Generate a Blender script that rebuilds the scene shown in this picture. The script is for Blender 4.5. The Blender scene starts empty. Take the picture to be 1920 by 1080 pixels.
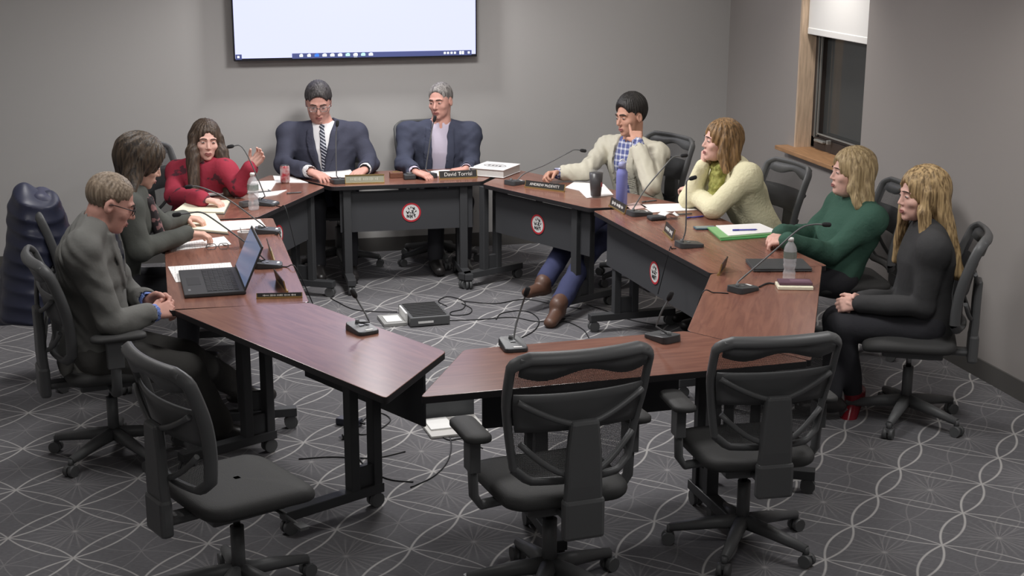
import bpy, bmesh, math, random
import numpy as np
from mathutils import Vector, Matrix
random.seed(7)
SC = bpy.context.scene
COL = SC.collection
# ------------------------------------------------------------------ camera
CAMP = np.array([-2.264, -10.776, 2.543])
RR = np.array([0.97090, -0.23949, 0.00296]); FW = np.array([0.23166, 0.93922, -0.25328])
RR = RR - FW * (RR @ FW) / (FW @ FW); RR /= np.linalg.norm(RR); FW /= np.linalg.norm(FW)
UU = np.cross(RR, FW)
FPX = 2666.7
cam_data = bpy.data.cameras.new('camera'); cam_data.sensor_width = 36.0
cam_data.lens = 36.0 * FPX / 1920.0; cam_data.clip_end = 100
cam = bpy.data.objects.new('camera', cam_data); COL.objects.link(cam)
cam.matrix_world = Matrix(((RR[0], UU[0], -FW[0], CAMP[0]), (RR[1], UU[1], -FW[1], CAMP[1]), (RR[2], UU[2], -FW[2], CAMP[2]), (0, 0, 0, 1)))
SC.camera = cam
SC.view_settings.view_transform = 'Standard'; SC.view_settings.look = 'None'
SC.view_settings.gamma = 1.0; SC.view_settings.use_curve_mapping = False
SC.view_settings.exposure = 0.0
# ------------------------------------------------------------------ world and lamps
world = bpy.data.worlds.new('night'); SC.world = world; world.use_nodes = True
world.node_tree.nodes['Background'].inputs[0].default_value = (0.05, 0.06, 0.08, 1)
world.node_tree.nodes['Background'].inputs[1].default_value = 0.15
def area(name, loc, size, power, color=(1.0, 0.93, 0.84), rot=(0, 0, 0), spread=180):
    l = bpy.data.lights.new(name, 'AREA'); l.energy = power; l.color = color; l.shape = 'RECTANGLE'
    l.size, l.size_y = size; l.spread = math.radians(spread)
    o = bpy.data.objects.new(name, l); o.location = loc; o.rotation_euler = rot; COL.objects.link(o); return o
def spot(name, loc, power, angle, blend=0.6, color=(1.0, 0.9, 0.78), rot=(0, 0, 0), size=0.10):
    l = bpy.data.lights.new(name, 'SPOT'); l.energy = power; l.color = color; l.spot_size = math.radians(angle)
    l.spot_blend = blend; l.shadow_soft_size = size
    o = bpy.data.objects.new(name, l); o.location = loc; o.rotation_euler = rot; COL.objects.link(o); return o
WARM = (1.0, 0.98, 0.965)
for x, y, w_ in ((-2.7, -2.3, 20), (-0.6, -2.3, 68), (-2.7, -4.6, 18), (-0.4, -4.6, 26), (1.2, -5.9, 24)):  # rightmost panel is added to brighten the floor and wall at the right
    area('ceiling_panel_light', (x, y, 2.72), (0.6, 0.6), w_, WARM)
area('rear_panel_light', (-0.6, -7.6, 2.72), (0.9, 0.6), 14, WARM)
area('rear_panel_light', (-2.6, -9.0, 2.72), (0.9, 0.6), 10, WARM)
spot('wall_downlight', (-0.82, -0.5, 2.70), 80, 150, 0.5, WARM)
spot('wall_downlight', (1.3, -0.9, 2.70), 8, 150, 0.5, WARM)
spot('window_downlight', (1.90, -1.85, 2.72), 60, 105, 0.9, (1.0, 0.94, 0.88))
spot('window_downlight', (1.55, -4.4, 2.72), 24, 120, 0.9, (1.0, 0.94, 0.88))

def px(u, v, gx, gy):
    """world point seen at photo pixel (u,v) standing at the distance of the ground point (gx,gy)"""
    d = FW + ((u - 960) / FPX) * RR - ((v - 540) / FPX) * UU
    t = ((gx - CAMP[0]) * FW[0] + (gy - CAMP[1]) * FW[1]) / (d[0] * FW[0] + d[1] * FW[1])
    return CAMP + d * t
def pz(u, v, z):
    """world point seen at photo pixel (u,v) lying at height z"""
    d = FW + ((u - 960) / FPX) * RR - ((v - 540) / FPX) * UU
    return CAMP + d * ((z - CAMP[2]) / d[2])

# ------------------------------------------------------------------ materials
def srgb(c):
    return tuple(((x / 255) / 12.92 if x / 255 <= 0.04045 else ((x / 255 + 0.055) / 1.055) ** 2.4) for x in c) + (1.0,)
def mat(name, rgb, rough=0.6, metal=0.0, spec=0.5, bump=0.0, bscale=60, var=0.0, vscale=8, trans=0.0, ior=1.45, emit=None, estr=1.0, stretch=None, rgb2=None):
    m = bpy.data.materials.new(name); m.use_nodes = True
    nt = m.node_tree; b = nt.nodes['Principled BSDF']
    b.inputs['Base Color'].default_value = srgb(rgb); b.inputs['Roughness'].default_value = rough
    b.inputs['Metallic'].default_value = metal; b.inputs['Specular IOR Level'].default_value = spec
    b.inputs['IOR'].default_value = ior; b.inputs['Transmission Weight'].default_value = trans
    if emit: b.inputs['Emission Color'].default_value = srgb(emit); b.inputs['Emission Strength'].default_value = estr
    tc = nt.nodes.new('ShaderNodeTexCoord'); vec = tc.outputs['Object']
    if stretch:
        mp = nt.nodes.new('ShaderNodeMapping'); mp.inputs['Scale'].default_value = stretch
        nt.links.new(vec, mp.inputs['Vector']); vec = mp.outputs['Vector']
    if var or rgb2:
        n = nt.nodes.new('ShaderNodeTexNoise'); n.inputs['Scale'].default_value = vscale; n.inputs['Detail'].default_value = 4
        nt.links.new(vec, n.inputs['Vector'])
        r = nt.nodes.new('ShaderNodeValToRGB'); c = srgb(rgb)
        c2 = srgb(rgb2) if rgb2 else tuple(min(1, x * (1 + var)) for x in c[:3]) + (1,)
        c1 = c if rgb2 else tuple(x * (1 - var) for x in c[:3]) + (1,)
        r.color_ramp.elements[0].position = 0.35; r.color_ramp.elements[1].position = 0.65
        r.color_ramp.elements[0].color = c1; r.color_ramp.elements[1].color = c2
        nt.links.new(n.outputs['Fac'], r.inputs['Fac']); nt.links.new(r.outputs['Color'], b.inputs['Base Color'])
    if bump:
        n2 = nt.nodes.new('ShaderNodeTexNoise'); n2.inputs['Scale'].default_value = bscale; n2.inputs['Detail'].default_value = 3
        nt.links.new(vec, n2.inputs['Vector'])
        bp = nt.nodes.new('ShaderNodeBump'); bp.inputs['Strength'].default_value = bump; bp.inputs['Distance'].default_value = 0.01
        nt.links.new(n2.outputs['Fac'], bp.inputs['Height']); nt.links.new(bp.outputs['Normal'], b.inputs['Normal'])
    return m
class NG:
    """tiny helper for math node chains"""
    def __init__(s, nt): s.nt = nt
    def m(s, op, a, b=None, c=None):
        n = s.nt.nodes.new('ShaderNodeMath'); n.operation = op
        for i, x in enumerate((a, b, c)):
            if x is None: continue
            if isinstance(x, (int, float)): n.inputs[i].default_value = x
            else: s.nt.links.new(x, n.inputs[i])
        return n.outputs[0]
M = {}
M['wall'] = mat('wall_paint', (182, 180, 178), 0.85, bump=0.04, bscale=300)
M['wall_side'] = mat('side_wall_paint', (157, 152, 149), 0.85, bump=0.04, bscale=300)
M['ceiling'] = mat('ceiling_tile', (205, 203, 198), 0.9, bump=0.1, bscale=200)
M['baseboard'] = mat('rubber_baseboard', (88, 86, 84), 0.6)
M['black'] = mat('black_plastic', (90, 91, 92), 0.45, bump=0.05, bscale=400)
M['black_metal'] = mat('black_powder_coated_steel', (62, 63, 65), 0.5, bump=0.05, bscale=500)
M['panel'] = mat('black_modesty_panel', (62, 63, 66), 0.6)
M['edge'] = mat('black_table_edge', (36, 34, 36), 0.5)
M['seat'] = mat('black_vinyl_seat', (62, 62, 62), 0.65, spec=0.3, bump=0.12, bscale=250)
M['chrome'] = mat('brushed_steel', (150, 150, 150), 0.3, 1.0)
M['white'] = mat('white_paper', (238, 236, 234), 0.7)
M['cream'] = mat('cream_paper', (236, 232, 208), 0.7)
M['gold'] = mat('brass', (190, 165, 110), 0.35, 0.8)
M['name'] = mat('black_name_insert', (48, 48, 48), 0.4)
M['letter'] = mat('white_lettering', (225, 225, 222), 0.6)
M['red_ring'] = mat('red_seal_ring', (190, 50, 60), 0.5)
M['seal_white'] = mat('white_seal', (222, 220, 218), 0.6)
M['ink'] = mat('black_ink', (50, 50, 52), 0.6)
M['cable'] = mat('black_cable_rubber', (34, 34, 36), 0.5)
M['bezel'] = mat('screen_bezel', (26, 27, 34), 0.4)
M['wood'] = mat('oak_trim', (205, 182, 158), 0.5, var=0.15, vscale=6, stretch=(12, 12, 1.2))
M['sill'] = mat('oak_sill', (168, 128, 92), 0.45, var=0.15, vscale=6, stretch=(12, 1.2, 12))
M['blind'] = mat('white_roller_blind', (240, 240, 238), 0.8)
M['win_frame'] = mat('bronze_window_frame', (58, 52, 50), 0.5)
M['night'] = mat('window_glass_at_night', (70, 72, 72), 0.08, spec=0.6)
M['alu'] = mat('aluminium_seal', (175, 178, 176), 0.4, 0.6)
# laminate tabletop: long streaky reddish wood grain
def laminate():
    m = mat('mahogany_laminate', (112, 66, 54), 0.22, spec=0.5); nt = m.node_tree; b = nt.nodes['Principled BSDF']
    tc = nt.nodes.new('ShaderNodeTexCoord'); mp = nt.nodes.new('ShaderNodeMapping'); mp.inputs['Scale'].default_value = (1.6, 14, 14)
    nt.links.new(tc.outputs['Object'], mp.inputs['Vector'])
    n = nt.nodes.new('ShaderNodeTexNoise'); n.inputs['Scale'].default_value = 2.2; n.inputs['Detail'].default_value = 7; n.inputs['Distortion'].default_value = 0.9
    nt.links.new(mp.outputs['Vector'], n.inputs['Vector'])
    r = nt.nodes.new('ShaderNodeValToRGB'); e = r.color_ramp.elements
    e[0].position = 0.30; e[0].color = srgb((114, 76, 65)); e[1].position = 0.72; e[1].color = srgb((138, 95, 80))
    nt.links.new(n.outputs['Fac'], r.inputs['Fac']); nt.links.new(r.outputs['Color'], b.inputs['Base Color'])
    return m
M['laminate'] = laminate()
# carpet: interlaced lens lattice, faint second lattice half a step off, star bursts in every other cell
def carpet():
    m = mat('patterned_carpet', (80, 79, 83), 0.95, spec=0.1); nt = m.node_tree; b = nt.nodes['Principled BSDF']; g = NG(nt)
    tc = nt.nodes.new('ShaderNodeTexCoord'); sp = nt.nodes.new('ShaderNodeSeparateXYZ'); nt.links.new(tc.outputs['Object'], sp.inputs[0])
    th = math.radians(43.5); U = 0.381; c, s = math.cos(th), math.sin(th)
    X = g.m('ADD', sp.outputs['X'], 0.319); Y = g.m('ADD', sp.outputs['Y'], 4.294)
    gx = g.m('DIVIDE', g.m('SUBTRACT', g.m('MULTIPLY', X, c), g.m('MULTIPLY', Y, s)), U)
    gy = g.m('DIVIDE', g.m('ADD', g.m('MULTIPLY', X, s), g.m('MULTIPLY', Y, c)), U)
    def fr(v, off): return g.m('FRACT', g.m('ADD', v, 50 + off))
    def line(d, w):
        return g.m('SMOOTHSTEP' if False else 'SUBTRACT', 1.0, g.m('MINIMUM', 1.0, g.m('MAXIMUM', 0.0, g.m('DIVIDE', g.m('SUBTRACT', d, w * 0.5), w * 0.9))))
    def lens(a_, t_, amp, w):
        near = g.m('ABSOLUTE', g.m('SUBTRACT', a_, 0.5))
        bow = g.m('MULTIPLY', g.m('MULTIPLY', t_, g.m('SUBTRACT', 1.0, t_)), 4 * amp)
        return line(g.m('ABSOLUTE', g.m('SUBTRACT', near, bow)), w)
    xa, ya = fr(gx, 0.5), fr(gy, 0.5); xt, yt = fr(gx, 0), fr(gy, 0)
    main_y = lens(xa, yt, 0.105, 0.0135); main_x = lens(ya, xt, 0.085, 0.0105)
    thin_y = lens(xt, ya, 0.12, 0.009); thin_x = lens(yt, xa, 0.16, 0.008)
    dx = g.m('SUBTRACT', xt, 0.5); dy = g.m('SUBTRACT', yt, 0.5)
    rad = g.m('SQRT', g.m('ADD', g.m('MULTIPLY', dx, dx), g.m('MULTIPLY', dy, dy)))
    ang = g.m('ARCTAN2', dy, dx)
    par = g.m('ABSOLUTE', g.m('SUBTRACT', g.m('MODULO', g.m('ADD', g.m('FLOOR', g.m('ADD', gx, 50)), g.m('FLOOR', g.m('ADD', gy, 50))), 2.0), 0.0))
    ray_ = g.m('POWER', g.m('ABSOLUTE', g.m('SINE', g.m('MULTIPLY', ang, 12.0))), 12.0)
    fall = g.m('MAXIMUM', 0.0, g.m('SUBTRACT', 1.0, g.m('DIVIDE', rad, 0.55)))
    core = g.m('MAXIMUM', 0.0, g.m('SUBTRACT', 1.0, g.m('DIVIDE', rad, 0.05)))
    burst = g.m('MULTIPLY', g.m('SUBTRACT', 1.0, par), g.m('ADD', g.m('MULTIPLY', g.m('MULTIPLY', ray_, fall), 0.42), g.m('MULTIPLY', core, 0.6)))
    no = nt.nodes.new('ShaderNodeTexNoise'); no.inputs['Scale'].default_value = 9; no.inputs['Detail'].default_value = 2
    nt.links.new(tc.outputs['Object'], no.inputs['Vector'])
    wear = g.m('ADD', 0.55, g.m('MULTIPLY', no.outputs['Fac'], 0.6))
    tot = g.m('MAXIMUM', g.m('MAXIMUM', main_y, g.m('MULTIPLY', main_x, 0.85)), g.m('MAXIMUM', g.m('MULTIPLY', g.m('MAXIMUM', thin_y, thin_x), 0.2), burst))
    tot = g.m('MINIMUM', 1.0, g.m('MULTIPLY', tot, wear))
    # fine woven streaks
    mp = nt.nodes.new('ShaderNodeMapping'); mp.inputs['Rotation'].default_value = (0, 0, math.radians(45)); mp.inputs['Scale'].default_value = (20, 160, 1)
    nt.links.new(tc.outputs['Object'], mp.inputs['Vector'])
    n2 = nt.nodes.new('ShaderNodeTexNoise'); n2.inputs['Scale'].default_value = 2.0; n2.inputs['Detail'].default_value = 3
    nt.links.new(mp.outputs['Vector'], n2.inputs['Vector'])
    r = nt.nodes.new('ShaderNodeValToRGB'); e = r.color_ramp.elements
    e[0].position = 0.35; e[0].color = srgb((96, 95, 98)); e[1].position = 0.7; e[1].color = srgb((112, 111, 114))
    nt.links.new(n2.outputs['Fac'], r.inputs['Fac'])
    mx = nt.nodes.new('ShaderNodeMix'); mx.data_type = 'RGBA'
    nt.links.new(tot, mx.inputs['Factor']); nt.links.new(r.outputs['Color'], mx.inputs['A']); mx.inputs['B'].default_value = srgb((182, 180, 178))
    nt.links.new(mx.outputs['Result'], b.inputs['Base Color'])
    return m
M['carpet'] = carpet()
def mesh_fabric():
    m = mat('black_mesh_fabric', (58, 58, 59), 0.7); nt = m.node_tree; b = nt.nodes['Principled BSDF']; out = nt.nodes['Material Output']
    tc = nt.nodes.new('ShaderNodeTexCoord'); sp = nt.nodes.new('ShaderNodeSeparateXYZ'); nt.links.new(tc.outputs['Object'], sp.inputs[0]); g = NG(nt)
    a_ = g.m('SINE', g.m('MULTIPLY', g.m('ADD', sp.outputs['X'], sp.outputs['Z']), 900.0)); b_ = g.m('SINE', g.m('MULTIPLY', g.m('SUBTRACT', sp.outputs['X'], sp.outputs['Z']), 900.0))
    f = g.m('GREATER_THAN', g.m('MULTIPLY', a_, b_), 0.12)
    f = g.m('MULTIPLY', f, 0.95)
    t = nt.nodes.new('ShaderNodeBsdfTransparent'); mx = nt.nodes.new('ShaderNodeMixShader')
    nt.links.new(f, mx.inputs[0]); nt.links.new(b.outputs[0], mx.inputs[1]); nt.links.new(t.outputs[0], mx.inputs[2]); nt.links.new(mx.outputs[0], out.inputs[0])
    return m
M['mesh'] = mesh_fabric()
def thin_clear(name, rgb, alpha, rough=0.08):
    m = mat(name, rgb, rough, spec=0.8); nt = m.node_tree; b = nt.nodes['Principled BSDF']; out = nt.nodes['Material Output']
    t = nt.nodes.new('ShaderNodeBsdfTransparent'); mx = nt.nodes.new('ShaderNodeMixShader'); mx.inputs[0].default_value = 1 - alpha
    nt.links.new(b.outputs[0], mx.inputs[1]); nt.links.new(t.outputs[0], mx.inputs[2]); nt.links.new(mx.outputs[0], out.inputs[0])
    return m
M['pet'] = thin_clear('clear_bottle_plastic', (225, 225, 228), 0.34)
M['screen'] = mat('lit_screen', (20, 20, 20), 0.3, emit=(207, 211, 255), estr=1.3)
# ------------------------------------------------------------------ mesh builders
class MB:
    def __init__(s): s.v = []; s.f = []; s.mi = []; s.sm = []
    def add(s, verts, faces, mi=0, smooth=False):
        o = len(s.v); s.v += [tuple(map(float, p)) for p in verts]
        for f in faces: s.f.append(tuple(i + o for i in f)); s.mi.append(mi); s.sm.append(smooth)
        return s
    def box(s, c, size, mi=0, R=None):
        hx, hy, hz = (x / 2 for x in size)
        P = [Vector((x, y, z)) for x in (-hx, hx) for y in (-hy, hy) for z in (-hz, hz)]
        if R is not None: P = [R @ p for p in P]
        P = [(p.x + c[0], p.y + c[1], p.z + c[2]) for p in P]
        return s.add(P, [(0, 1, 3, 2), (4, 6, 7, 5), (0, 4, 5, 1), (2, 3, 7, 6), (0, 2, 6, 4), (1, 5, 7, 3)], mi)
    def prism(s, poly, z0, z1, mi_top=0, mi_side=0):
        n = len(poly); V = [(x, y, z0) for x, y in poly] + [(x, y, z1) for x, y in poly]
        s.add(V, [tuple(range(n, 2 * n))], mi_top); 
        s.add(V, [tuple(range(n - 1, -1, -1))] + [(i, (i + 1) % n, n + (i + 1) % n, n + i) for i in range(n)], mi_side)
        return s
    def tube(s, pts, r, n=10, mi=0, cap=True, flat=1.0):
        pts = [Vector(p) for p in pts]; rs = r if isinstance(r, (list, tuple)) else [r] * len(pts)
        T = []
        for i in range(len(pts)):
            a = pts[max(i - 1, 0)]; b = pts[min(i + 1, len(pts) - 1)]; T.append((b - a).normalized())
        up = Vector((0, 0, 1)) if abs(T[0].z) < 0.9 else Vector((1, 0, 0))
        N = (up - T[0] * up.dot(T[0])).normalized(); V = []; F = []
        for i, p in enumerate(pts):
            N = (N - T[i] * N.dot(T[i])).normalized(); B = T[i].cross(N)
            for k in range(n):
                a = 2 * math.pi * k / n; V.append(p + N * (math.cos(a) * rs[i] * flat) + B * (math.sin(a) * rs[i]))
        for i in range(len(pts) - 1):
            for k in range(n):
                k2 = (k + 1) % n; F.append((i * n + k, i * n + k2, (i + 1) * n + k2, (i + 1) * n + k))
        s.add(V, F, mi, True)
        if cap:
            s.add(V[:n], [tuple(range(n - 1, -1, -1))], mi); s.add(V[-n:], [tuple(range(n))], mi)
        return s
    def lathe(s, prof, c=(0, 0, 0), n=20, mi=0, smooth=True):
        V = []; F = []
        for r, z in prof:
            for k in range(n):
                a = 2 * math.pi * k / n; V.append((c[0] + r * math.cos(a), c[1] + r * math.sin(a), c[2] + z))
        for i in range(len(prof) - 1):
            for k in range(n):
                k2 = (k + 1) % n; F.append((i * n + k, i * n + k2, (i + 1) * n + k2, (i + 1) * n + k))
        return s.add(V, F, mi, smooth)
    def grid(s, rows, mi=0, smooth=True, closed=False):
        n = len(rows[0]); V = [p for r in rows for p in r]; F = []
        for i in range(len(rows) - 1):
            for k in range(n if closed else n - 1):
                k2 = (k + 1) % n; F.append((i * n + k, i * n + k2, (i + 1) * n + k2, (i + 1) * n + k))
        return s.add(V, F, mi, smooth)
    def xform(s, fn): s.v = [tuple(fn(Vector(p))) for p in s.v]; return s
    def build(s, name, m, parent=None, bevel=0.0, subsurf=0, solid=0.0, seg=2):
        me = bpy.data.meshes.new(name); me.from_pydata(s.v, [], s.f)
        ms = m if isinstance(m, (list, tuple)) else [m]
        for x in ms: me.materials.append(x)
        me.polygons.foreach_set('material_index', s.mi); me.polygons.foreach_set('use_smooth', s.sm); me.update()
        bm = bmesh.new(); bm.from_mesh(me); bmesh.ops.remove_doubles(bm, verts=bm.verts, dist=1e-5)
        bmesh.ops.recalc_face_normals(bm, faces=bm.faces); bm.to_mesh(me); bm.free()
        o = bpy.data.objects.new(name, me); COL.objects.link(o)
        if parent: o.parent = parent
        if solid: k = o.modifiers.new('solid', 'SOLIDIFY'); k.thickness = solid; k.offset = 0
        if bevel: k = o.modifiers.new('bevel', 'BEVEL'); k.width = bevel; k.segments = seg; k.limit_method = 'ANGLE'; k.angle_limit = math.radians(40)
        if subsurf: k = o.modifiers.new('sub', 'SUBSURF'); k.levels = subsurf; k.render_levels = subsurf
        return o
def tag(o, label, cat, group=None, kind=None):
    if label: o['label'] = label
    if cat: o['category'] = cat
    if group: o['group'] = group
    if kind: o['kind'] = kind
    return o
def thing(name, label, cat, loc=(0, 0, 0), rz=0.0, group=None):
    o = bpy.data.objects.new(name, None); COL.objects.link(o); o.empty_display_size = 0.05
    o.location = tuple(map(float, loc)); o.rotation_euler = (0, 0, rz); return tag(o, label, cat, group)
def structure(o): o['kind'] = 'structure'; return o
def dup(root, loc, rz, label, group=None):
    r = root.copy(); COL.objects.link(r); r.location = tuple(map(float, loc)); r.rotation_euler = (0, 0, rz); r['label'] = label
    if group: r['group'] = group
    for ch in list(root.children):
        c = ch.copy(); COL.objects.link(c); c.parent = r
        for gch in list(ch.children):
            d = gch.copy(); COL.objects.link(d); d.parent = c
    return r
def rrect(w, h, r, n=4):
    P = []
    for cx, cy, a0 in ((w / 2 - r, h / 2 - r, 0), (-w / 2 + r, h / 2 - r, 90), (-w / 2 + r, -h / 2 + r, 180), (w / 2 - r, -h / 2 + r, 270)):
        for k in range(n + 1):
            a = math.radians(a0 + 90 * k / n); P.append((cx + r * math.cos(a), cy + r * math.sin(a)))
    return P
def smooth_path(pts, n=8):
    pts = [np.array(p, float) for p in pts]; P = [2 * pts[0] - pts[1]] + pts + [2 * pts[-1] - pts[-2]]; out = []
    for i in range(1, len(P) - 2):
        for k in range(n):
            t = k / n; a, b, c, d = P[i - 1], P[i], P[i + 1], P[i + 2]
            out.append(0.5 * ((2 * b) + (-a + c) * t + (2 * a - 5 * b + 4 * c - d) * t * t + (-a + 3 * b - 3 * c + d) * t ** 3))
    return out + [pts[-1]]
def text_mesh(name, body, size, m, parent, extrude=0.0006):
    cu = bpy.data.curves.new(name, 'FONT'); cu.body = body; cu.size = size; cu.align_x = 'CENTER'; cu.align_y = 'CENTER'; cu.extrude = extrude
    t = bpy.data.objects.new(name, cu); COL.objects.link(t)
    dg = bpy.context.evaluated_depsgraph_get(); me = bpy.data.meshes.new_from_object(t.evaluated_get(dg))
    bpy.data.objects.remove(t); o = bpy.data.objects.new(name, me); me.materials.clear(); me.materials.append(m); COL.objects.link(o); o.parent = parent
    return o

# ------------------------------------------------------------------ the room
XL, XR, YB, YF, ZC = -4.9, 2.18, 0.0, -11.6, 2.75
o = MB().add([(XL, YF, 0), (XR, YF, 0), (XR, YB, 0), (XL, YB, 0)], [(0, 1, 2, 3)]).build('floor', M['carpet']); structure(o)
o = MB().box(((XL + XR) / 2, (YF + YB) / 2, ZC + 0.05), (XR - XL, YB - YF, 0.1)).build('ceiling', M['ceiling']); structure(o)
o = MB().box(((XL + XR) / 2, 0.06, ZC / 2), (XR - XL + 0.4, 0.12, ZC)).build('wall_back', M['wall']); structure(o)
o = MB().box((XL - 0.06, (YF + YB) / 2, ZC / 2), (0.12, YB - YF, ZC)).build('wall_left', M['wall']); structure(o)
o = MB().box(((XL + XR) / 2, YF - 0.06, ZC / 2), (XR - XL, 0.12, ZC)).build('wall_front', M['wall']); structure(o)
# right wall with the window opening
WY0, WY1, WZ0, WZ1, WD = -2.31, -1.30, 0.92, 2.45, 0.22
mb = MB()
for y0, y1, z0, z1 in ((YF, WY0, 0, ZC), (WY1, YB, 0, ZC), (WY0, WY1, 0, WZ0), (WY0, WY1, WZ1, ZC)):
    mb.box((XR + WD / 2, (y0 + y1) / 2, (z0 + z1) / 2), (WD, y1 - y0, z1 - z0))
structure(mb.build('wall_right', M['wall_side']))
# baseboards
structure(MB().box(((XL + XR) / 2, -0.006, 0.055), (XR - XL, 0.012, 0.11)).build('baseboard_back', M['baseboard']))
structure(MB().box((XR - 0.006, (YF + YB) / 2, 0.055), (0.012, YB - YF - 0.02, 0.11)).build('baseboard_right', M['baseboard']))
# window: jamb lining, sill, frame, pane, blind
w = thing('window_1', None, None, (XR, (WY0 + WY1) / 2, WZ0)); structure(w)
hy = (WY1 - WY0) / 2; hz = WZ1 - WZ0
MB().box((WD / 2, hy - 0.012, hz / 2), (WD, 0.024, hz)).box((WD / 2 + 0.01, -hy + 0.002, hz / 2), (WD - 0.02, 0.004, hz)).box((WD / 2, 0, hz - 0.012), (WD, 2 * hy, 0.024)).build('jamb_lining', M['wood'], w)
MB().box((WD / 2 - 0.05, 0.03, -0.012), (WD + 0.1, 2 * hy + 0.16, 0.03)).build('window_sill', M['sill'], w, bevel=0.004)
fx = WD - 0.07
mb = MB()
for (y, z, sy, sz) in ((hy - 0.05, hz / 2, 0.055, hz - 0.02), (-hy + 0.05, hz / 2, 0.055, hz - 0.02), (0, 0.045, 2 * hy - 0.05, 0.085), (0, hz - 0.05, 2 * hy - 0.05, 0.06)):
    mb.box((fx, y, z), (0.06, sy, sz))
mb.build('window_frame', M['win_frame'], w, bevel=0.003)
mb = MB()
for (y, z, sy, sz) in ((hy - 0.10, hz / 2, 0.03, hz - 0.16), (-hy + 0.10, hz / 2, 0.03, hz - 0.16), (0, 0.10, 2 * hy - 0.18, 0.022), (0, hz - 0.1, 2 * hy - 0.18, 0.03)):
    mb.box((fx + 0.01, y, z), (0.05, sy, sz))
mb.build('window_sash', M['win_frame'], w)
mb = MB()
for (y, z, sy, sz) in ((hy - 0.078, hz / 2, 0.006, hz - 0.16), (hy - 0.121, hz / 2, 0.008, hz - 0.2), (0, 0.115, 2 * hy - 0.24, 0.008)):
    mb.box((fx - 0.03, y, z), (0.012, sy, sz))
mb.build('glazing_seal', M['alu'], w)
MB().box((fx + 0.02, 0, hz / 2), (0.008, 2 * hy - 0.2, hz - 0.18)).build('window_pane', M['night'], w)
MB().box((fx - 0.045, hy - 0.2, 0.07), (0.03, 0.14, 0.016)).box((fx - 0.055, hy - 0.36, 0.085), (0.03, 0.02, 0.03)).build('crank_handle', M['alu'], w, bevel=0.003)
bl = thing('roller_blind', 'white roller blind pulled partway down over the window', 'blind', (XR + 0.05, (WY0 + WY1) / 2, WZ1 - 0.06))
MB().box((0.0, -0.005, -0.30), (0.003, 2 * hy - 0.055, 0.66)).build('blind_fabric', M['blind'], bl)
MB().box((0.0, -0.005, -0.632), (0.012, 2 * hy - 0.055, 0.045)).build('hem_bar', M['blind'], bl, bevel=0.004)
MB().tube([(0.03, -hy + 0.04, 0.0), (0.03, hy - 0.04, 0.0)], 0.028, 12).build('roller', M['blind'], bl)

# ------------------------------------------------------------------ wall screen
TV = (-0.823, 0, 1.505); TW, TH_ = 1.82, 1.04
tv = thing('wall_screen', 'large lit white display hung on the back wall', 'screen', (TV[0], -0.085, TV[2]))
MB().box((0, 0.0, TH_ / 2), (TW, 0.05, TH_)).build('housing', M['bezel'], tv, bevel=0.004)
MB().box((0, 0.055, TH_ / 2), (0.7, 0.06, 0.5)).build('wall_mount', M['black_metal'], tv)
MB().box((0, -0.0265, TH_ / 2 + 0.006), (TW - 0.022, 0.003, TH_ - 0.028)).build('display', M['screen'], tv)
M['taskbar'] = mat('dark_taskbar', (60, 66, 100), 0.3, emit=(70, 78, 125), estr=0.8)
M['icon_blue'] = mat('blue_icon', (40, 80, 160), 0.3, emit=(70, 130, 235), estr=1.0)
M['icon_white'] = mat('pale_icon', (200, 200, 200), 0.3, emit=(215, 228, 240), estr=1.0)
M['icon_green'] = mat('green_icon', (150, 200, 180), 0.3, emit=(170, 225, 205), estr=1.0)
zt = 0.012
MB().box((0.19, -0.0285, zt + 0.019), (TW * 0.76 - 0.03, 0.002, 0.038)).box((-TW / 2 + 0.035, -0.0285, zt + 0.019), (0.045, 0.002, 0.038)).build('taskbar', M['taskbar'], tv)
for i in range(10):
    mm = M['icon_blue'] if i == 2 else M['icon_green'] if i in (6, 8) else M['icon_white']
    mb = MB(); x = -0.42 + i * 0.0575
    w_ = 0.026 if i < 2 else 0.032
    mb.box((x, -0.030, zt + 0.020), (w_, 0.002, 0.017)).box((x + 0.002, -0.030, zt + 0.027), (w_ * 0.6, 0.002, 0.013))
    if i == 7: mb.box((x, -0.030, zt + 0.004), (0.026, 0.002, 0.003))
    mb.build('taskbar_icon', mm, tv)
for i, x in enumerate((0.66, 0.685, 0.712, 0.738, 0.78, 0.80, 0.845, -TW / 2 + 0.033)): MB().box((x, -0.030, zt + 0.02), (0.016, 0.002, 0.016 if i not in (4, 5) else 0.024)).build('tray_icon', M['icon_white'], tv)
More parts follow.
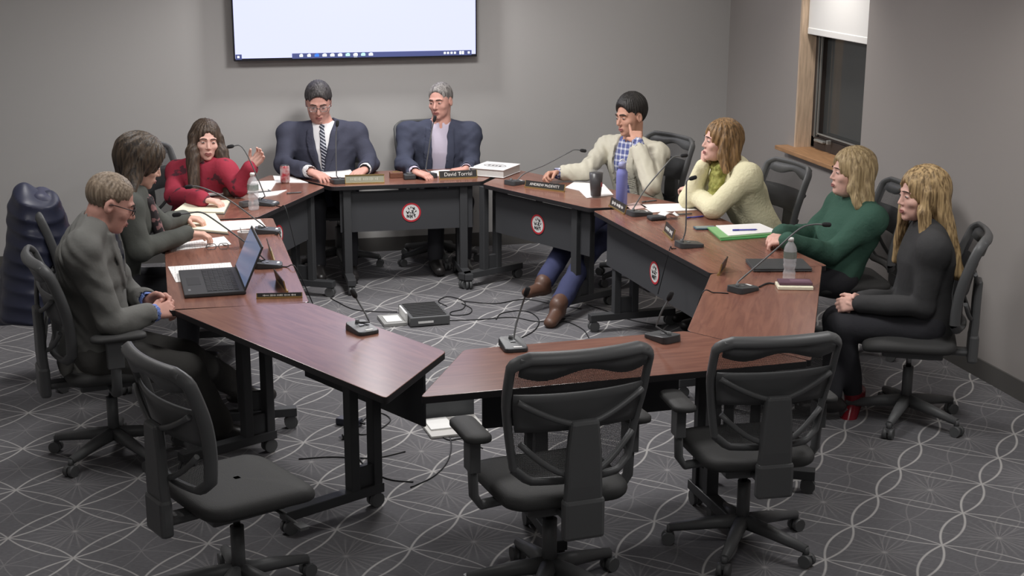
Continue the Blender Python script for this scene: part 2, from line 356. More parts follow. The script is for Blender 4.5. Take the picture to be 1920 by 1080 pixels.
# ------------------------------------------------------------------ tables
TZ = 0.74
def rounded_poly(P, r=0.025, n=4):
    out = []; m_ = len(P)
    for i in range(m_):
        p = np.array(P[i], float); a = np.array(P[i - 1], float); b = np.array(P[(i + 1) % m_], float)
        u = (a - p) / np.linalg.norm(a - p); v = (b - p) / np.linalg.norm(b - p)
        s, e = p + u * r, p + v * r
        for k in range(n + 1):
            t = k / n; out.append(tuple((1 - t) ** 2 * s + 2 * t * (1 - t) * p + t * t * e))
    return out
def seal(parent, s, z, y):
    """round town seal sticker on the modesty panel, facing local -y"""
    e = MB()
    def disc(r0, r1, yy, mi, n=36):
        V = []; F = []
        for k in range(n):
            a = 2 * math.pi * k / n; V += [(s + r0 * math.cos(a), yy, z + r0 * math.sin(a)), (s + r1 * math.cos(a), yy, z + r1 * math.sin(a))]
        for k in range(n):
            k2 = (k + 1) % n; F.append((2 * k, 2 * k + 1, 2 * k2 + 1, 2 * k2))
        e.add(V, F, mi)
    disc(0.056, 0.068, y - 0.003, 0); disc(0.0, 0.056, y - 0.0025, 1)
    def bar(x0, z0, x1, z1, w=0.006):
        d = Vector((x1 - x0, 0, z1 - z0)); L = d.length; a = math.atan2(z1 - z0, x1 - x0)
        e.box((s + (x0 + x1) / 2, y - 0.0035, z + (z0 + z1) / 2), (L, 0.001, w), 2, Matrix.Rotation(-a, 3, 'Y'))
    # figures and lettering of the seal as dark strokes
    for q in ((-.022, .034, -.014, .022), (.006, .036, .026, .02), (.024, .036, .012, .02), (-.036, .012, -.026, -.008), (-.026, -.008, -.014, .012), (-.031, 0, -.019, 0),
              (.0, .012, .016, .012), (.016, .012, .002, -.004), (.002, -.004, .022, -.004), (.026, .004, .036, .012), (-.03, -.016, -.03, -.036), (-.03, -.016, -.016, -.036), (-.016, -.016, -.016, -.036),
              (-.006, -.014, -.006, -.042), (.006, -.014, .006, -.04), (-.006, -.027, .006, -.027), (.016, -.014, .03, -.018), (.016, -.014, .028, -.034), (-.004, .03, -.002, .042), (-.012, .002, -.004, -.006)):
        bar(*q)
    return e.build('town_seal', [M['red_ring'], M['seal_white'], M['ink']], parent)
def table(label, m, n, inner=1.05, depth=0.56, slant=0.577, legs=(-0.5, 0.5), foot=(0.15, 0.66), cols=(0.2, 0.32), panel=True, emblem=None, poly=None, prange=None, pz0=0.40):
    """local frame: x to the right seen from outside the ring looking in... y = outward, origin = middle of inner edge on the floor"""
    n = np.array(n, float); n /= np.linalg.norm(n)
    rz = math.atan2(n[1], n[0]) - math.pi / 2
    t = thing('folding_table', label, 'table', (m[0], m[1], 0), rz, 'laminate tables of the meeting ring')
    if poly is None:
        h = inner / 2; o_ = h + depth * slant
        P = [(-h, 0), (h, 0), (o_, depth), (-o_, depth)]
    else:
        c, s = math.cos(-rz), math.sin(-rz)
        P = [((x - m[0]) * c - (y - m[1]) * s, (x - m[0]) * s + (y - m[1]) * c) for x, y in poly]
    # wind counter-clockwise
    ar = sum(P[i][0] * P[(i + 1) % 4][1] - P[(i + 1) % 4][0] * P[i][1] for i in range(4))
    if ar < 0: P = P[::-1]
    MB().prism(rounded_poly(P, 0.03), TZ - 0.03, TZ, 0, 1).build('tabletop', [M['laminate'], M['edge']], t, bevel=0.003)
    x0, x1 = prange or (-inner / 2 + 0.06, inner / 2 - 0.06)
    if panel:
        yp = 0.075; mb = MB(); L = x1 - x0; xm = (x0 + x1) / 2
        mb.box((xm, yp, (pz0 + 0.685) / 2), (L, 0.012, 0.685 - pz0))
        mb.box((xm, yp, 0.708), (L, 0.012, 0.006))
        for a, b in ((0.0, 0.12), (0.44, 0.5), (0.82, 1.0)): mb.box((x0 + L * (a + b) / 2, yp, 0.695), (L * (b - a), 0.012, 0.03))
        mb.build('modesty_panel', M['panel'], t)
        if emblem is not None: seal(t, emblem[0], emblem[1], yp - 0.007)
    for sx in legs:
        mb = MB()
        for cy in cols: mb.box((sx, cy, 0.40), (0.055, 0.045, 0.62))
        mb.box((sx, (foot[0] + foot[1]) / 2, 0.09), (0.06, foot[1] - foot[0], 0.045))
        mb.box((sx, max(np.mean(cols), 0.22), 0.70), (0.07, 0.34, 0.02)).box((sx, np.mean(cols), 0.16), (0.03, 0.1, 0.1))
        leg = mb.build('table_leg', M['black_metal'], t, bevel=0.004)
        for fy in (foot[0] + 0.03, foot[1] - 0.03):
            MB().tube([(sx - 0.022, fy, 0.034), (sx - 0.004, fy, 0.034)], 0.034, 14).tube([(sx + 0.004, fy, 0.034), (sx + 0.022, fy, 0.034)], 0.034, 14).box((sx, fy, 0.06), (0.03, 0.03, 0.02)).build('caster', M['black'], leg)
    return t
tA = table('laminate table with a violet sheen, nearest left of the ring, one microphone on it', (-1.385, -4.60), (-.887, -.462), legs=(-0.26, 0.62), foot=(0.17, 0.68), cols=(0.2, 0.32))
tH = table('laminate table at the front of the ring, behind the two empty black chairs', (-.55, -5.03), (.048, -.999), 1.03, legs=(-0.49, 0.29), foot=(0.2, 0.66), cols=(0.26, 0.38))
tG = table('laminate table at the right with water bottle and purple notebook on its far end', (.217, -4.523), (.89, -.457), 1.085, legs=(-0.55, 0.5), foot=(0.1, 0.6))
tE = table('laminate table back right carrying the black tumbler and a round seal on its panel', (.105, -1.762), (.9, .444), 1.08, legs=(-0.6, 0.36), foot=(-0.15, 0.4), cols=(0.06, 0.18), emblem=(-0.03, 0.53))
tD = table('laminate table at the back under the screen, two nameplates along its edge', (-.638, -1.16), (.031, 1), 1.055, legs=(-0.42, 0.40), foot=(-0.16, 0.4), cols=(0.06, 0.18), emblem=(0.03, 0.525))
tC = table('laminate table back left with soda can and binders', (-1.47, -1.60), (-.87, .494), 1.06, legs=(-0.45, 0.4), foot=(-0.1, 0.4), cols=(0.06, 0.18), emblem=(-0.1, 0.53))
tB = table('long rectangular laminate table on the left carrying the open laptop', (-1.635, -3.13), (-1, 0), poly=[(-2.29, -4.13), (-1.63, -4.13), (-1.64, -2.10), (-2.30, -2.10)], legs=(-0.7, 0.82), foot=(0.05, 0.6), cols=(0.2, 0.32), prange=(-0.85, 0.85))
tF = table('long rectangular laminate table on the right with green folders and blue pens', (.405, -3.187), (.9975, .071), poly=[(.344, -2.334), (.465, -4.035), (1.139, -4.02), (1.02, -2.30)], legs=(-0.68, 0.66), foot=(-0.08, 0.5), cols=(0.1, 0.22), prange=(-0.78, 0.78), emblem=(-0.02, 0.53))
# ------------------------------------------------------------------ task chairs
def make_chair(arms=True, label=None):
    t = thing('task_chair', label or 'x', 'chair', (0, 0, 0), 0, 'black mesh task chairs')
    # seat cushion (rounded, waterfall front)
    rows = []
    for k, (z, sc) in enumerate(((0.425, 0.86), (0.432, 0.96), (0.455, 1.0), (0.478, 0.97), (0.49, 0.88), (0.495, 0.6), (0.494, 0.05))):
        r = []
        for (x, y) in rrect(0.50 * sc, 0.47 * sc, 0.09 * sc, 5):
            r.append((x * (1.0 - 0.06 * (y < 0) * abs(y) / 0.23), y + 0.01, z - (0.02 * max(0, (y - 0.1) / 0.13) ** 2)))
        rows.append(r)
    mb = MB().grid(rows, closed=True); mb.add(rows[0], [tuple(range(len(rows[0])))])
    mb.build('seat', M['seat'], t, subsurf=1)
    MB().box((0, -0.01, 0.405), (0.28, 0.30, 0.05)).box((0, -0.02, 0.375), (0.16, 0.2, 0.03)).build('tilt_mechanism', M['black'], t, bevel=0.01)
    MB().tube([(0.10, 0.08, 0.40), (0.20, 0.10, 0.385), (0.285, 0.11, 0.375)], 0.006, 8).box((0.30, 0.11, 0.375), (0.055, 0.035, 0.012)).build('height_lever', M['black'], t)
    MB().tube([(0, 0, 0.30), (0, 0, 0.39)], 0.014, 12).build('gas_piston', M['chrome'], t)
    MB().tube([(0, 0, 0.10), (0, 0, 0.30)], 0.027, 14).build('lift_column', M['black'], t)
    # back: curved frame, mesh panel, yoke
    ZB, ZT, W0, W1 = 0.55, 1.02, 0.205, 0.25
    def bp(u, s):
        """point on the curved back; u 0..1 up, s -1..1 across"""
        z = ZB + (ZT - ZB) * u; w = W0 + (W1 - W0) * min(1, u * 1.6)
        y = -0.245 - 0.09 * u ** 1.5 + 0.045 * s * s + 0.02 * math.sin(u * math.pi)
        return (w * s, y, z)
    path = []
    N = 10
    for i in range(N + 1): path.append((i / N * 0.82 + 0.09, -1))
    for i in range(1, 4): path.append((0.91 + 0.03 * i, -1 + 0.045 * i * i * 0.55))
    for i in range(-6, 7): path.append((1.0, i / 8))
    for i in range(3, 0, -1): path.append((0.91 + 0.03 * i, 1 - 0.045 * i * i * 0.55))
    for i in range(N, -1, -1): path.append((i / N * 0.82 + 0.09, 1))
    for i in range(1, 3): path.append((0.09 - 0.035 * i, 1 - 0.08 * i))
    for i in range(6, -7, -1): path.append((0.0, i / 8))
    for i in range(2, 0, -1): path.append((0.09 - 0.035 * i, -1 + 0.08 * i))
    pts = [bp(*q) for q in path]; pts.append(pts[0])
    MB().tube(pts, 0.026, 8, flat=0.55, cap=False).build('back_frame', M['black'], t)
    rows = [[bp(u, s) for s in np.linspace(-0.95, 0.95, 13)] for u in np.linspace(0.03, 0.98, 14)]
    MB().grid(rows).build('mesh_back', M['mesh'], t)
    # top rail pad: wide band with a wavy lower edge
    top = [[(bp(1.0, s)[0], bp(1.0, s)[1] - 0.006, bp(1.0, s)[2]) for s in np.linspace(-0.9, 0.9, 17)],
           [(bp(0.86, s)[0], bp(0.86, s)[1] - 0.008, bp(0.87 + 0.035 * math.cos(s * 5.2), s)[2]) for s in np.linspace(-0.9, 0.9, 17)]]
    MB().grid(top).build('top_rail', M['black'], t, solid=0.022)
    pad = [[(x, y - 0.01, z) for x, y, z in (bp(u, s) for s in np.linspace(-0.93, 0.93, 13))] for u in np.linspace(0.40, 0.70, 6)]
    MB().grid(pad).build('lumbar_band', M['black'], t, solid=0.012)
    for sgn, u0, u1, name in ((1, 0.66, 0.46, 'upper_yoke'), (-1, 0.06, 0.40, 'lower_yoke')):
        p = []
        for s in np.linspace(-0.9, 0.9, 15):
            u = u1 + (u0 - u1) * abs(s / 0.9) ** 1.6 if sgn > 0 else u0 + 0.26 * abs(s / 0.9) ** 2.2
            x, y, z = bp(u, s); p.append((x, y - 0.03 - 0.02 * (1 - abs(s)), z))
        MB().tube(p, 0.011, 8).build(name, M['black'], t)
    sp = [(0, bp(0.5, 0)[1] - 0.05, bp(0.5, 0)[2]), (0, bp(0.25, 0)[1] - 0.062, bp(0.25, 0)[2]), (0, bp(0.0, 0)[1] - 0.06, 0.55), (0, -0.30, 0.47)]
    mb = MB(); ww = (0.05, 0.062, 0.066, 0.07)
    rows = []
    for (x, y, z), w_ in zip(sp, ww): rows.append([(-w_, y + 0.02, z), (-w_, y - 0.02, z), (w_, y - 0.02, z), (w_, y + 0.02, z)])
    mb.grid(rows, smooth=False, closed=True); mb.add(rows[0], [(0, 1, 2, 3)]); mb.add(rows[-1], [(3, 2, 1, 0)])
    mb.build('spine_cover', M['black'], t, bevel=0.012)
    MB().box((0, -0.305, 0.43), (0.15, 0.05, 0.15)).box((0, -0.18, 0.40), (0.08, 0.24, 0.035)).build('back_bracket', M['black'], t, bevel=0.015)
    if arms:
        for sx in (-1, 1):
            pad = MB(); rows = []
            for z, sc in ((0.665, 0.8), (0.67, 1.0), (0.685, 1.0), (0.692, 0.85), (0.694, 0.3)):
                rows.append([(sx * 0.30 + x, y + 0.0, z) for x, y in rrect(0.095 * sc, 0.25 * (0.5 + 0.5 * sc), 0.04 * sc, 4)])
            pad.grid(rows, closed=True); pad.add(rows[0], [tuple(range(len(rows[0])))]); pad.add(rows[-1], [tuple(range(len(rows[-1])))])
            a = MB().tube([(sx * 0.16, -0.02, 0.41), (sx * 0.27, -0.02, 0.40), (sx * 0.295, -0.02, 0.44), (sx * 0.30, -0.02, 0.56)], 0.025, 10, flat=0.7).box((sx * 0.30, -0.02, 0.60), (0.04, 0.075, 0.13)).build('armrest', M['black'], t, bevel=0.004)
            pad.build('arm_pad', M['seat'], a)
    for k in range(5):
        a = 2 * math.pi * k / 5 + 0.35; c, s = math.cos(a), math.sin(a)
        leg = MB().tube([(0.02 * c, 0.02 * s, 0.115), (0.12 * c, 0.12 * s, 0.105), (0.30 * c, 0.30 * s, 0.075)], [0.034, 0.03, 0.019], 8).tube([(0.30 * c, 0.30 * s, 0.085), (0.30 * c, 0.30 * s, 0.05)], 0.013, 8).build('base_leg', M['black'], t)
        cx, cy = 0.305 * c, 0.305 * s; tx, ty = -s, c
        MB().tube([(cx - tx * 0.026, cy - ty * 0.026, 0.028), (cx - tx * 0.005, cy - ty * 0.005, 0.028)], 0.028, 12).tube([(cx + tx * 0.005, cy + ty * 0.005, 0.028), (cx + tx * 0.026, cy + ty * 0.026, 0.028)], 0.028, 12).box((cx, cy, 0.045), (0.03, 0.03, 0.02)).build('caster', M['black'], leg)
    return t
chair_arm = make_chair(True); chair_bare = make_chair(False)
used = set()
def chair(proto, x, y, rz, label):
    if proto.name not in used:
        used.add(proto.name); proto.location = (x, y, 0); proto.rotation_euler = (0, 0, rz); proto['label'] = label; return proto
    return dup(proto, (x, y, 0), rz, label)
D2 = math.radians
chair(chair_bare, -2.08, -5.68, D2(-66), 'empty black task chair without armrests, nearest left, turned side on')
chair(chair_arm, -0.915, -5.92, D2(6), 'empty black mesh task chair in the front middle, its back to us').scale = (1.06, 1.06, 1.05)
chair(chair_arm, -0.02, -5.69, D2(-2), 'empty black mesh task chair in the front right, its back to us').scale = (1, 1, 0.97)
chair(chair_bare, 1.40, -4.47, D2(62), 'black task chair under the blonde woman in black')
chair(chair_bare, 1.62, -3.30, D2(80), 'black task chair behind the woman in the green sweater')
chair(chair_bare, 1.30, -2.55, D2(96), 'black task chair behind the woman in the cream sweater')
chair(chair_bare, 0.98, -1.35, D2(110), 'black task chair behind the man in the tan blazer')
chair(chair_bare, -0.30, -0.42, D2(182), 'black task chair under the man in the open navy jacket')
chair(chair_bare, -1.04, -0.42, D2(180), 'black task chair under the man in the dark suit and striped tie')
chair(chair_bare, -2.12, -1.12, D2(-120), 'black task chair under the woman in red')
chair(chair_bare, -2.64, -2.80, D2(-92), 'black task chair under the woman in the dark cardigan')
chair(chair_arm, -2.58, -4.02, D2(-78), 'black task chair with armrests under the man in the grey jacket').scale = (1, 1, 1)
# ------------------------------------------------------------------ things on the tables
T0 = TZ
M['mic'] = mat('dark_grey_microphone_plastic', (62, 64, 66), 0.4); M['foam'] = mat('microphone_foam', (36, 36, 38), 0.95)
M['label'] = mat('white_sticker', (228, 228, 226), 0.6)
M['silver'] = mat('silver_trim', (150, 152, 154), 0.35, 0.7)
def rel(o, p): return tuple(np.array(p, float) - np.array(o, float))
def mic(label, base, yaw, neck, head, g=None, out=(0, 0), sticker=True):
    """base: photo pixel of the base centre on the table; neck: pixels along the gooseneck; out: ground offset of the tip from the base"""
    b = pz(base[0], base[1], T0); t = thing('conference_microphone', label, 'microphone', b, 0, 'gooseneck microphones on the ring of tables')
    c, s = math.cos(yaw), math.sin(yaw)
    R = lambda p: Vector((p.x * c - p.y * s, p.x * s + p.y * c, p.z))
    w, d = 0.105, 0.15
    rows = []
    for z, k in ((0.0, 1.0), (0.010, 1.0), (0.018, 0.97)):
        rows.append([(x * k, y * k, z + (0.022 * max(0, (y + d * 0.2) / d) if z > 0.012 else 0)) for x, y in rrect(w, d, 0.022, 4)])
    mb = MB().grid(rows, closed=True, smooth=False); mb.add(rows[-1], [tuple(range(len(rows[-1])))]); mb.add(rows[0], [tuple(range(len(rows[0]) - 1, -1, -1))])
    mb.xform(R).build('mic_base', M['mic'], t, bevel=0.003)
    if sticker: MB().box((0.008, -0.045, 0.0195), (0.036, 0.03, 0.0015)).xform(R).build('label_sticker', M['label'], t)
    MB().box((0, 0.005, 0.0265), (0.022, 0.014, 0.004)).xform(R).build('talk_button', M['silver'], t)
    n = len(neck); P = [rel(b, np.array(R(Vector((0, 0.045, 0.03)))) + b)]
    for i, (u, v) in enumerate(neck):
        k = (i + 1) / (n + 0.0); q = px(u, v, b[0] + out[0] * k, b[1] + out[1] * k)
        if i == 0: P.append(rel(b, q))
        else: P.append(rel(b, q))
    hp = px(head[0], head[1], b[0] + out[0] * 1.05, b[1] + out[1] * 1.05)
    P = smooth_path(P[1:] + [rel(b, hp)], 5)
    P = [tuple(np.array(R(Vector((0, 0.045, 0.03)))))] + [tuple(p) for p in P]
    MB().tube(P[:2] + P[2:], 0.0042, 8).build('gooseneck', M['black'], t)
    a, e = np.array(P[-3]), np.array(P[-1]); dn = nrm0(e - a)
    MB().tube([e - dn * 0.01, e - dn * 0.002, e + dn * 0.008, e + dn * 0.03, e + dn * 0.036], [0.006, 0.011, 0.0125, 0.0115, 0.006], 12).build('mic_head', M['foam'], t)
    MB().tube([tuple(np.array(R(Vector((0, 0.045, 0.02))))), tuple(np.array(R(Vector((0, 0.045, 0.045)))))], [0.012, 0.008], 10).build('neck_socket', M['black'], t)
    return t
def nrm0(v): return v / (np.linalg.norm(v) + 1e-9)
mic('gooseneck microphone in front of the woman in red', (500, 384), D2(40) if False else math.radians(60), [(497, 368), (478, 322), (462, 288), (450, 273)], (436, 274), out=(-.12, .06))
mic('gooseneck microphone in front of the woman in the cardigan', (502, 436), math.radians(85), [(498, 426), (440, 382), (402, 361), (372, 350)], (358, 350), out=(-.3, .0))
mic('gooseneck microphone standing behind the open laptop screen', (503, 500), math.radians(85), [(497, 487), (463, 457), (400, 411), (376, 398), (352, 400)], (336, 402), out=(-.35, .0))
mic('gooseneck microphone in front of the man in the dark suit, left of the gold nameplate', (634, 342), math.radians(-170), [(631, 330), (630, 290), (630, 255)], (632, 235), out=(.0, .1), sticker=False)
mic('gooseneck microphone in front of the man in the open navy jacket', (803, 331), math.radians(-175), [(798, 318), (804, 280), (810, 242)], (814, 226), out=(.0, .08), sticker=False)
mic('gooseneck microphone in front of the man in the tan blazer', (967, 345), math.radians(120), [(970, 338), (984, 325), (1022, 309), (1064, 287), (1077, 281)], (1090, 282), out=(.25, .1))
mic('gooseneck microphone in front of the purple bottle and the woman in cream', (1199, 403), math.radians(100), [(1188, 390), (1212, 352), (1246, 312), (1262, 295)], (1279, 292), out=(.2, .05))
mic('gooseneck microphone on the long right table, straight upright neck', (1292, 462), math.radians(95), [(1281, 448), (1286, 425), (1287, 350), (1289, 338)], (1295, 335), out=(.05, .0), sticker=False)
mic('gooseneck microphone beside the notebook and water bottle, leaning far right', (1393, 545), math.radians(118), [(1383, 529), (1450, 472), (1498, 430), (1524, 421)], (1545, 421), out=(.3, .0))
mic('gooseneck microphone near the front right chair, on the front table', (1242, 636), math.radians(200), [(1230, 612), (1240, 585), (1250, 568)], (1254, 560), out=(-.05, .05), sticker=False)
mic('gooseneck microphone standing just beyond the front middle chair', (962, 652), math.radians(-20) if False else math.radians(0), [(963, 636), (968, 608), (978, 575)], (986, 552), out=(.02, .12))
mic('gooseneck microphone alone on the violet sheened table', (679, 621), math.radians(20), [(693, 604), (684, 586), (672, 566)], (666, 555), out=(-.05, .1))

def sheet(name, label, cat, quad, m=None, z=0.0, th=0.0025, group=None, n=1):
    P = [pz(u, v, T0 + z) for u, v in quad]; c = np.mean(P, 0)
    poly = [(p[0] - c[0], p[1] - c[1]) for p in P]
    ar = sum(poly[i][0] * poly[(i + 1) % len(poly)][1] - poly[(i + 1) % len(poly)][0] * poly[i][1] for i in range(len(poly)))
    if ar < 0: poly = poly[::-1]
    o = MB().prism(poly, 0, th).build(name, m or M['white']); o.location = (c[0], c[1], T0 + z + 0.0006)
    tag(o, label, cat, group); return o
def printed():
    m = mat('printed_paper', (236, 234, 232), 0.7); nt = m.node_tree; b = nt.nodes['Principled BSDF']; g = NG(nt)
    tc = nt.nodes.new('ShaderNodeTexCoord'); sp = nt.nodes.new('ShaderNodeSeparateXYZ'); nt.links.new(tc.outputs['Object'], sp.inputs[0])
    n = nt.nodes.new('ShaderNodeTexNoise'); n.inputs['Scale'].default_value = 60; nt.links.new(tc.outputs['Object'], n.inputs['Vector'])
    f = g.m('MULTIPLY', g.m('LESS_THAN', g.m('FRACT', g.m('MULTIPLY', sp.outputs['X'], 70.0)), 0.35), g.m('GREATER_THAN', n.outputs['Fac'], 0.5)); f = g.m('MULTIPLY', f, 0.35)
    mx = nt.nodes.new('ShaderNodeMix'); mx.data_type = 'RGBA'; nt.links.new(f, mx.inputs['Factor']); mx.inputs['A'].default_value = srgb((236, 234, 232)); mx.inputs['B'].default_value = srgb((120, 120, 124)); nt.links.new(mx.outputs['Result'], b.inputs['Base Color']); return m
M['printed'] = printed()
GP = 'loose papers on the tables'
# left table B
def notebook(label, quad, spine):
    P = [pz(u, v, T0) for u, v in quad]; c = np.mean(P, 0); t = thing('open_notebook', label, 'notebook', (c[0], c[1], T0))
    poly = [(p[0] - c[0], p[1] - c[1]) for p in P]; ar = sum(poly[i][0] * poly[(i + 1) % 4][1] - poly[(i + 1) % 4][0] * poly[i][1] for i in range(4))
    if ar < 0: poly = poly[::-1]
    MB().prism([(x * 1.03, y * 1.03) for x, y in poly], 0.0005, 0.003).build('cover', M['black'], t)
    MB().prism(poly, 0.003, 0.016).build('page_block', M['cream'], t, bevel=0.003)
    return t
notebook('thick cream paged notebook lying open nearest the woman in red', [(326, 400), (350, 382), (432, 379), (420, 402)], 0)
notebook('cream paged notebook under the hand of the cardigan woman', [(328, 430), (336, 404), (404, 404), (428, 440)], 0)
sheet('paper_sheet', 'white sheet with printed lines in front of the spectacles on the left table', 'paper', [(327, 458), (420, 444), (434, 459), (331, 470)], M['printed'], group=GP)
sheet('paper_sheet', 'white printed sheet sticking out from behind the open laptop', 'paper', [(315, 501), (432, 493), (444, 521), (330, 530)], M['printed'], group=GP)
sheet('paper_sheet', 'white sheet between the notebooks and the microphone bases on the left table', 'paper', [(414, 416), (488, 412), (499, 426), (420, 434)], M['printed'], group=GP)
# paper cup
def lathe_thing(name, label, cat, u, v, prof, m, n=24, part=None):
    b = pz(u, v, T0); o = MB().lathe(prof, n=n).build(name, m); o.location = tuple(b); tag(o, label, cat); return o
M['cup'] = mat('pale_paper_cup', (206, 202, 200), 0.6)
t = thing('paper_cup', 'pale paper cup behind the laptop screen', 'cup', pz(459, 463, T0))
MB().lathe([(0.0, 0.004), (0.028, 0.0), (0.037, 0.085), (0.039, 0.088), (0.0375, 0.09), (0.035, 0.085), (0.027, 0.006), (0.0, 0.006)]).build('cup_body', M['cup'], t)
MB().tube([(0.0, 0, 0.01), (-0.02, 0.01, 0.11)], 0.002, 6).build('stirrer', M['name'], t)
# spectacles on the table
t = thing('reading_glasses', 'dark framed reading glasses lying folded on the left table', 'glasses', pz(408, 468, T0))
g_ = MB()
for q in (-1, 1):
    ring = [(x + q * 0.034, 0.0 + y * 0.35, 0.004 + abs(y) * 0.0 + (y + 0.018) * 0.8) for x, y in rrect(0.052, 0.036, 0.014, 4)]; ring.append(ring[0]); g_.tube(ring, 0.0022, 6, cap=False)
g_.tube([(-0.008, 0, 0.02), (0.008, 0, 0.02)], 0.002, 6); g_.build('rims', M['black'], t)
MB().tube([(-0.06, 0, 0.02), (-0.062, 0.05, 0.006), (-0.02, 0.10, 0.004)], 0.0022, 6).build('temple_arm', M['black'], t); MB().tube([(0.06, 0, 0.02), (0.062, 0.05, 0.006), (0.03, 0.11, 0.004)], 0.0022, 6).build('temple_arm', M['black'], t)
# laptop
def laptop():
    A, B_, C_, D_ = pz(334, 512, T0), pz(449, 508, T0), pz(456, 551, T0), pz(347, 562, T0)
    c = (A + B_ + C_ + D_) / 4; ax = nrm0((B_ + C_) / 2 - (A + D_) / 2); W = np.linalg.norm((B_ + C_) / 2 - (A + D_) / 2); Dp = np.linalg.norm((A + B_) / 2 - (C_ + D_) / 2)
    rz = math.atan2(ax[1], ax[0]); t = thing('laptop', 'open black laptop with glowing screen on the left table', 'laptop', (c[0], c[1], T0), rz)
    M['lap'] = mat('black_laptop_shell', (52, 53, 55), 0.45); M['key'] = mat('laptop_keycap', (38, 39, 41), 0.5)
    M['lapscr'] = mat('laptop_screen_glow', (30, 40, 60), 0.2, emit=(98, 110, 138), estr=0.9)
    # hinge on +x side, keyboard facing -x user
    MB().box((0, 0, 0.011), (W, Dp, 0.018)).build('keyboard_base', M['lap'], t, bevel=0.004)
    for r in range(6):
        for k in range(13):
            pass
    mb = MB(); kx0, kx1 = -W * 0.12, W * 0.40
    kb = MB().box(((kx0 + kx1) / 2, 0, 0.0205), (kx1 - kx0, Dp * 0.9, 0.0015))
    for r in range(6):
        x = kx0 + (kx1 - kx0) * (r + 0.5) / 6
        for k in range(13):
            y = -Dp * 0.43 + Dp * 0.86 * (k + 0.5) / 13; kb.box((x, y, 0.0222), ((kx1 - kx0) / 6 * 0.8, Dp * 0.86 / 13 * 0.82, 0.002))
    kb.build('keyboard', M['key'], t)
    MB().box((-W * 0.30, 0, 0.0203), (W * 0.22, Dp * 0.3, 0.001)).build('touchpad', M['key'], t)
    MB().box((-W * 0.40, -Dp * 0.34, 0.0203), (0.012, 0.035, 0.001)).build('badge_sticker', M['silver'], t)
    tilt = math.radians(24); R = Matrix.Rotation(tilt, 3, 'Y'); ln = 0.235
    mid = R @ Vector((0, 0, ln / 2)); ctr = (W / 2 - 0.005 + mid.x, 0, 0.02 + mid.z)
    sc = MB().box(ctr, (0.008, Dp, ln), 0, R).build('screen_lid', M['lap'], t, bevel=0.002)
    off = R @ Vector((-0.0048, 0, 0.0))
    MB().box((ctr[0] + off.x, 0, ctr[2] + off.z), (0.001, Dp * 0.94, ln * 0.88), 0, R).build('lit_display', M['lapscr'], sc)
    return t
laptop()
# nameplates
def nameplate(label, p0, p1, txt=None, h=0.05, dark=True, size=None, marks=9, flip=False, tilt=12, back=False):
    """p0,p1: photo pixels of the bottom corners (left, right as read)"""
    A, B_ = pz(*p0, T0), pz(*p1, T0); c = (A + B_) / 2; ax = B_ - A; W = np.linalg.norm(ax); rz = math.atan2(ax[1], ax[0])
    t = thing('nameplate', label, 'nameplate', (c[0], c[1], T0), rz, 'desk nameplates')
    R = Matrix.Rotation(math.radians(-tilt), 3, 'X')
    m = M['name'] if dark else M['namepale']
    MB().box((0, 0.004, h / 2 + 0.004), (W, 0.004, h), 0, R).build('plate', m, t)
    fr = MB()
    for z in ((0.004, h + 0.003) if not dark else (0.004,)): fr.box((0, 0.0 + 0.0 + (z - h / 2) * math.tan(math.radians(tilt)), z), (W + 0.006, 0.014 if z < 0.01 else 0.008, 0.008))
    for q in (-1, 1): fr.box((q * (W / 2 + 0.001), 0.004, h / 2 + 0.004), (0.004, 0.006, h), 0, R)
    fr.build('holder_rail', M['gold'], t)
    if txt:
        s = text_mesh('lettering', txt, size or h * 0.55, M['letter'] if dark else M['lettergrey'], t)
        e = Matrix.Rotation(math.radians(90 - tilt), 4, 'X'); s.matrix_local = Matrix.Translation((0, -0.0005, h / 2 + 0.005)) @ e
    else:
        mb = MB(); x = -W * 0.36; k = 0; rs = random.Random(len(label))
        while x < W * 0.36:
            w_ = h * rs.uniform(0.06, 0.14); hh = h * rs.uniform(0.22, 0.42); mb.box((x, 0.001, h / 2 + 0.004), (w_, 0.0012, hh), 0, R); x += w_ + h * rs.uniform(0.05, 0.13); k += 1
            if k % 7 == 0: x += h * 0.2
        mb.build('lettering', M['letter'] if dark else M['lettergrey'], t)
    return t
M['namepale'] = mat('pale_brass_plate', (158, 158, 140), 0.35, 0.3); M['lettergrey'] = mat('pale_engraved_lettering', (186, 186, 172), 0.5)
nameplate('gold framed pale nameplate in front of the man in the dark suit', (648, 345), (720, 343), None, 0.055, False)
nameplate('black nameplate with white lettering in front of the man in the open navy jacket', (824, 336), (894, 333), 'David Torrisi', 0.052, True, 0.038)
nameplate('black nameplate with capital lettering in front of the man in the tan blazer', (985, 351), (1058, 360), 'ANDREW McDEVITT', 0.045, True, 0.026)
nameplate('black nameplate beside the purple bottle', (1144, 386), (1172, 402), None, 0.055)
nameplate('small angled black nameplate left of the upright microphone on the right table', (1246, 435), (1262, 451), None, 0.06)
nameplate('nameplate seen edge on beside the closed laptop', (1360, 502), (1349, 517), None, 0.06)
nameplate('nameplate on the left table reflecting gold, nearest the seam', (536, 548), (518, 525), None, 0.055)
nameplate('nameplate seen edge on behind the laptop microphone', (512, 490), (504, 466), None, 0.055)
nameplate('nameplate lying low along the seam of the left table', (482, 560), (566, 558), None, 0.022)
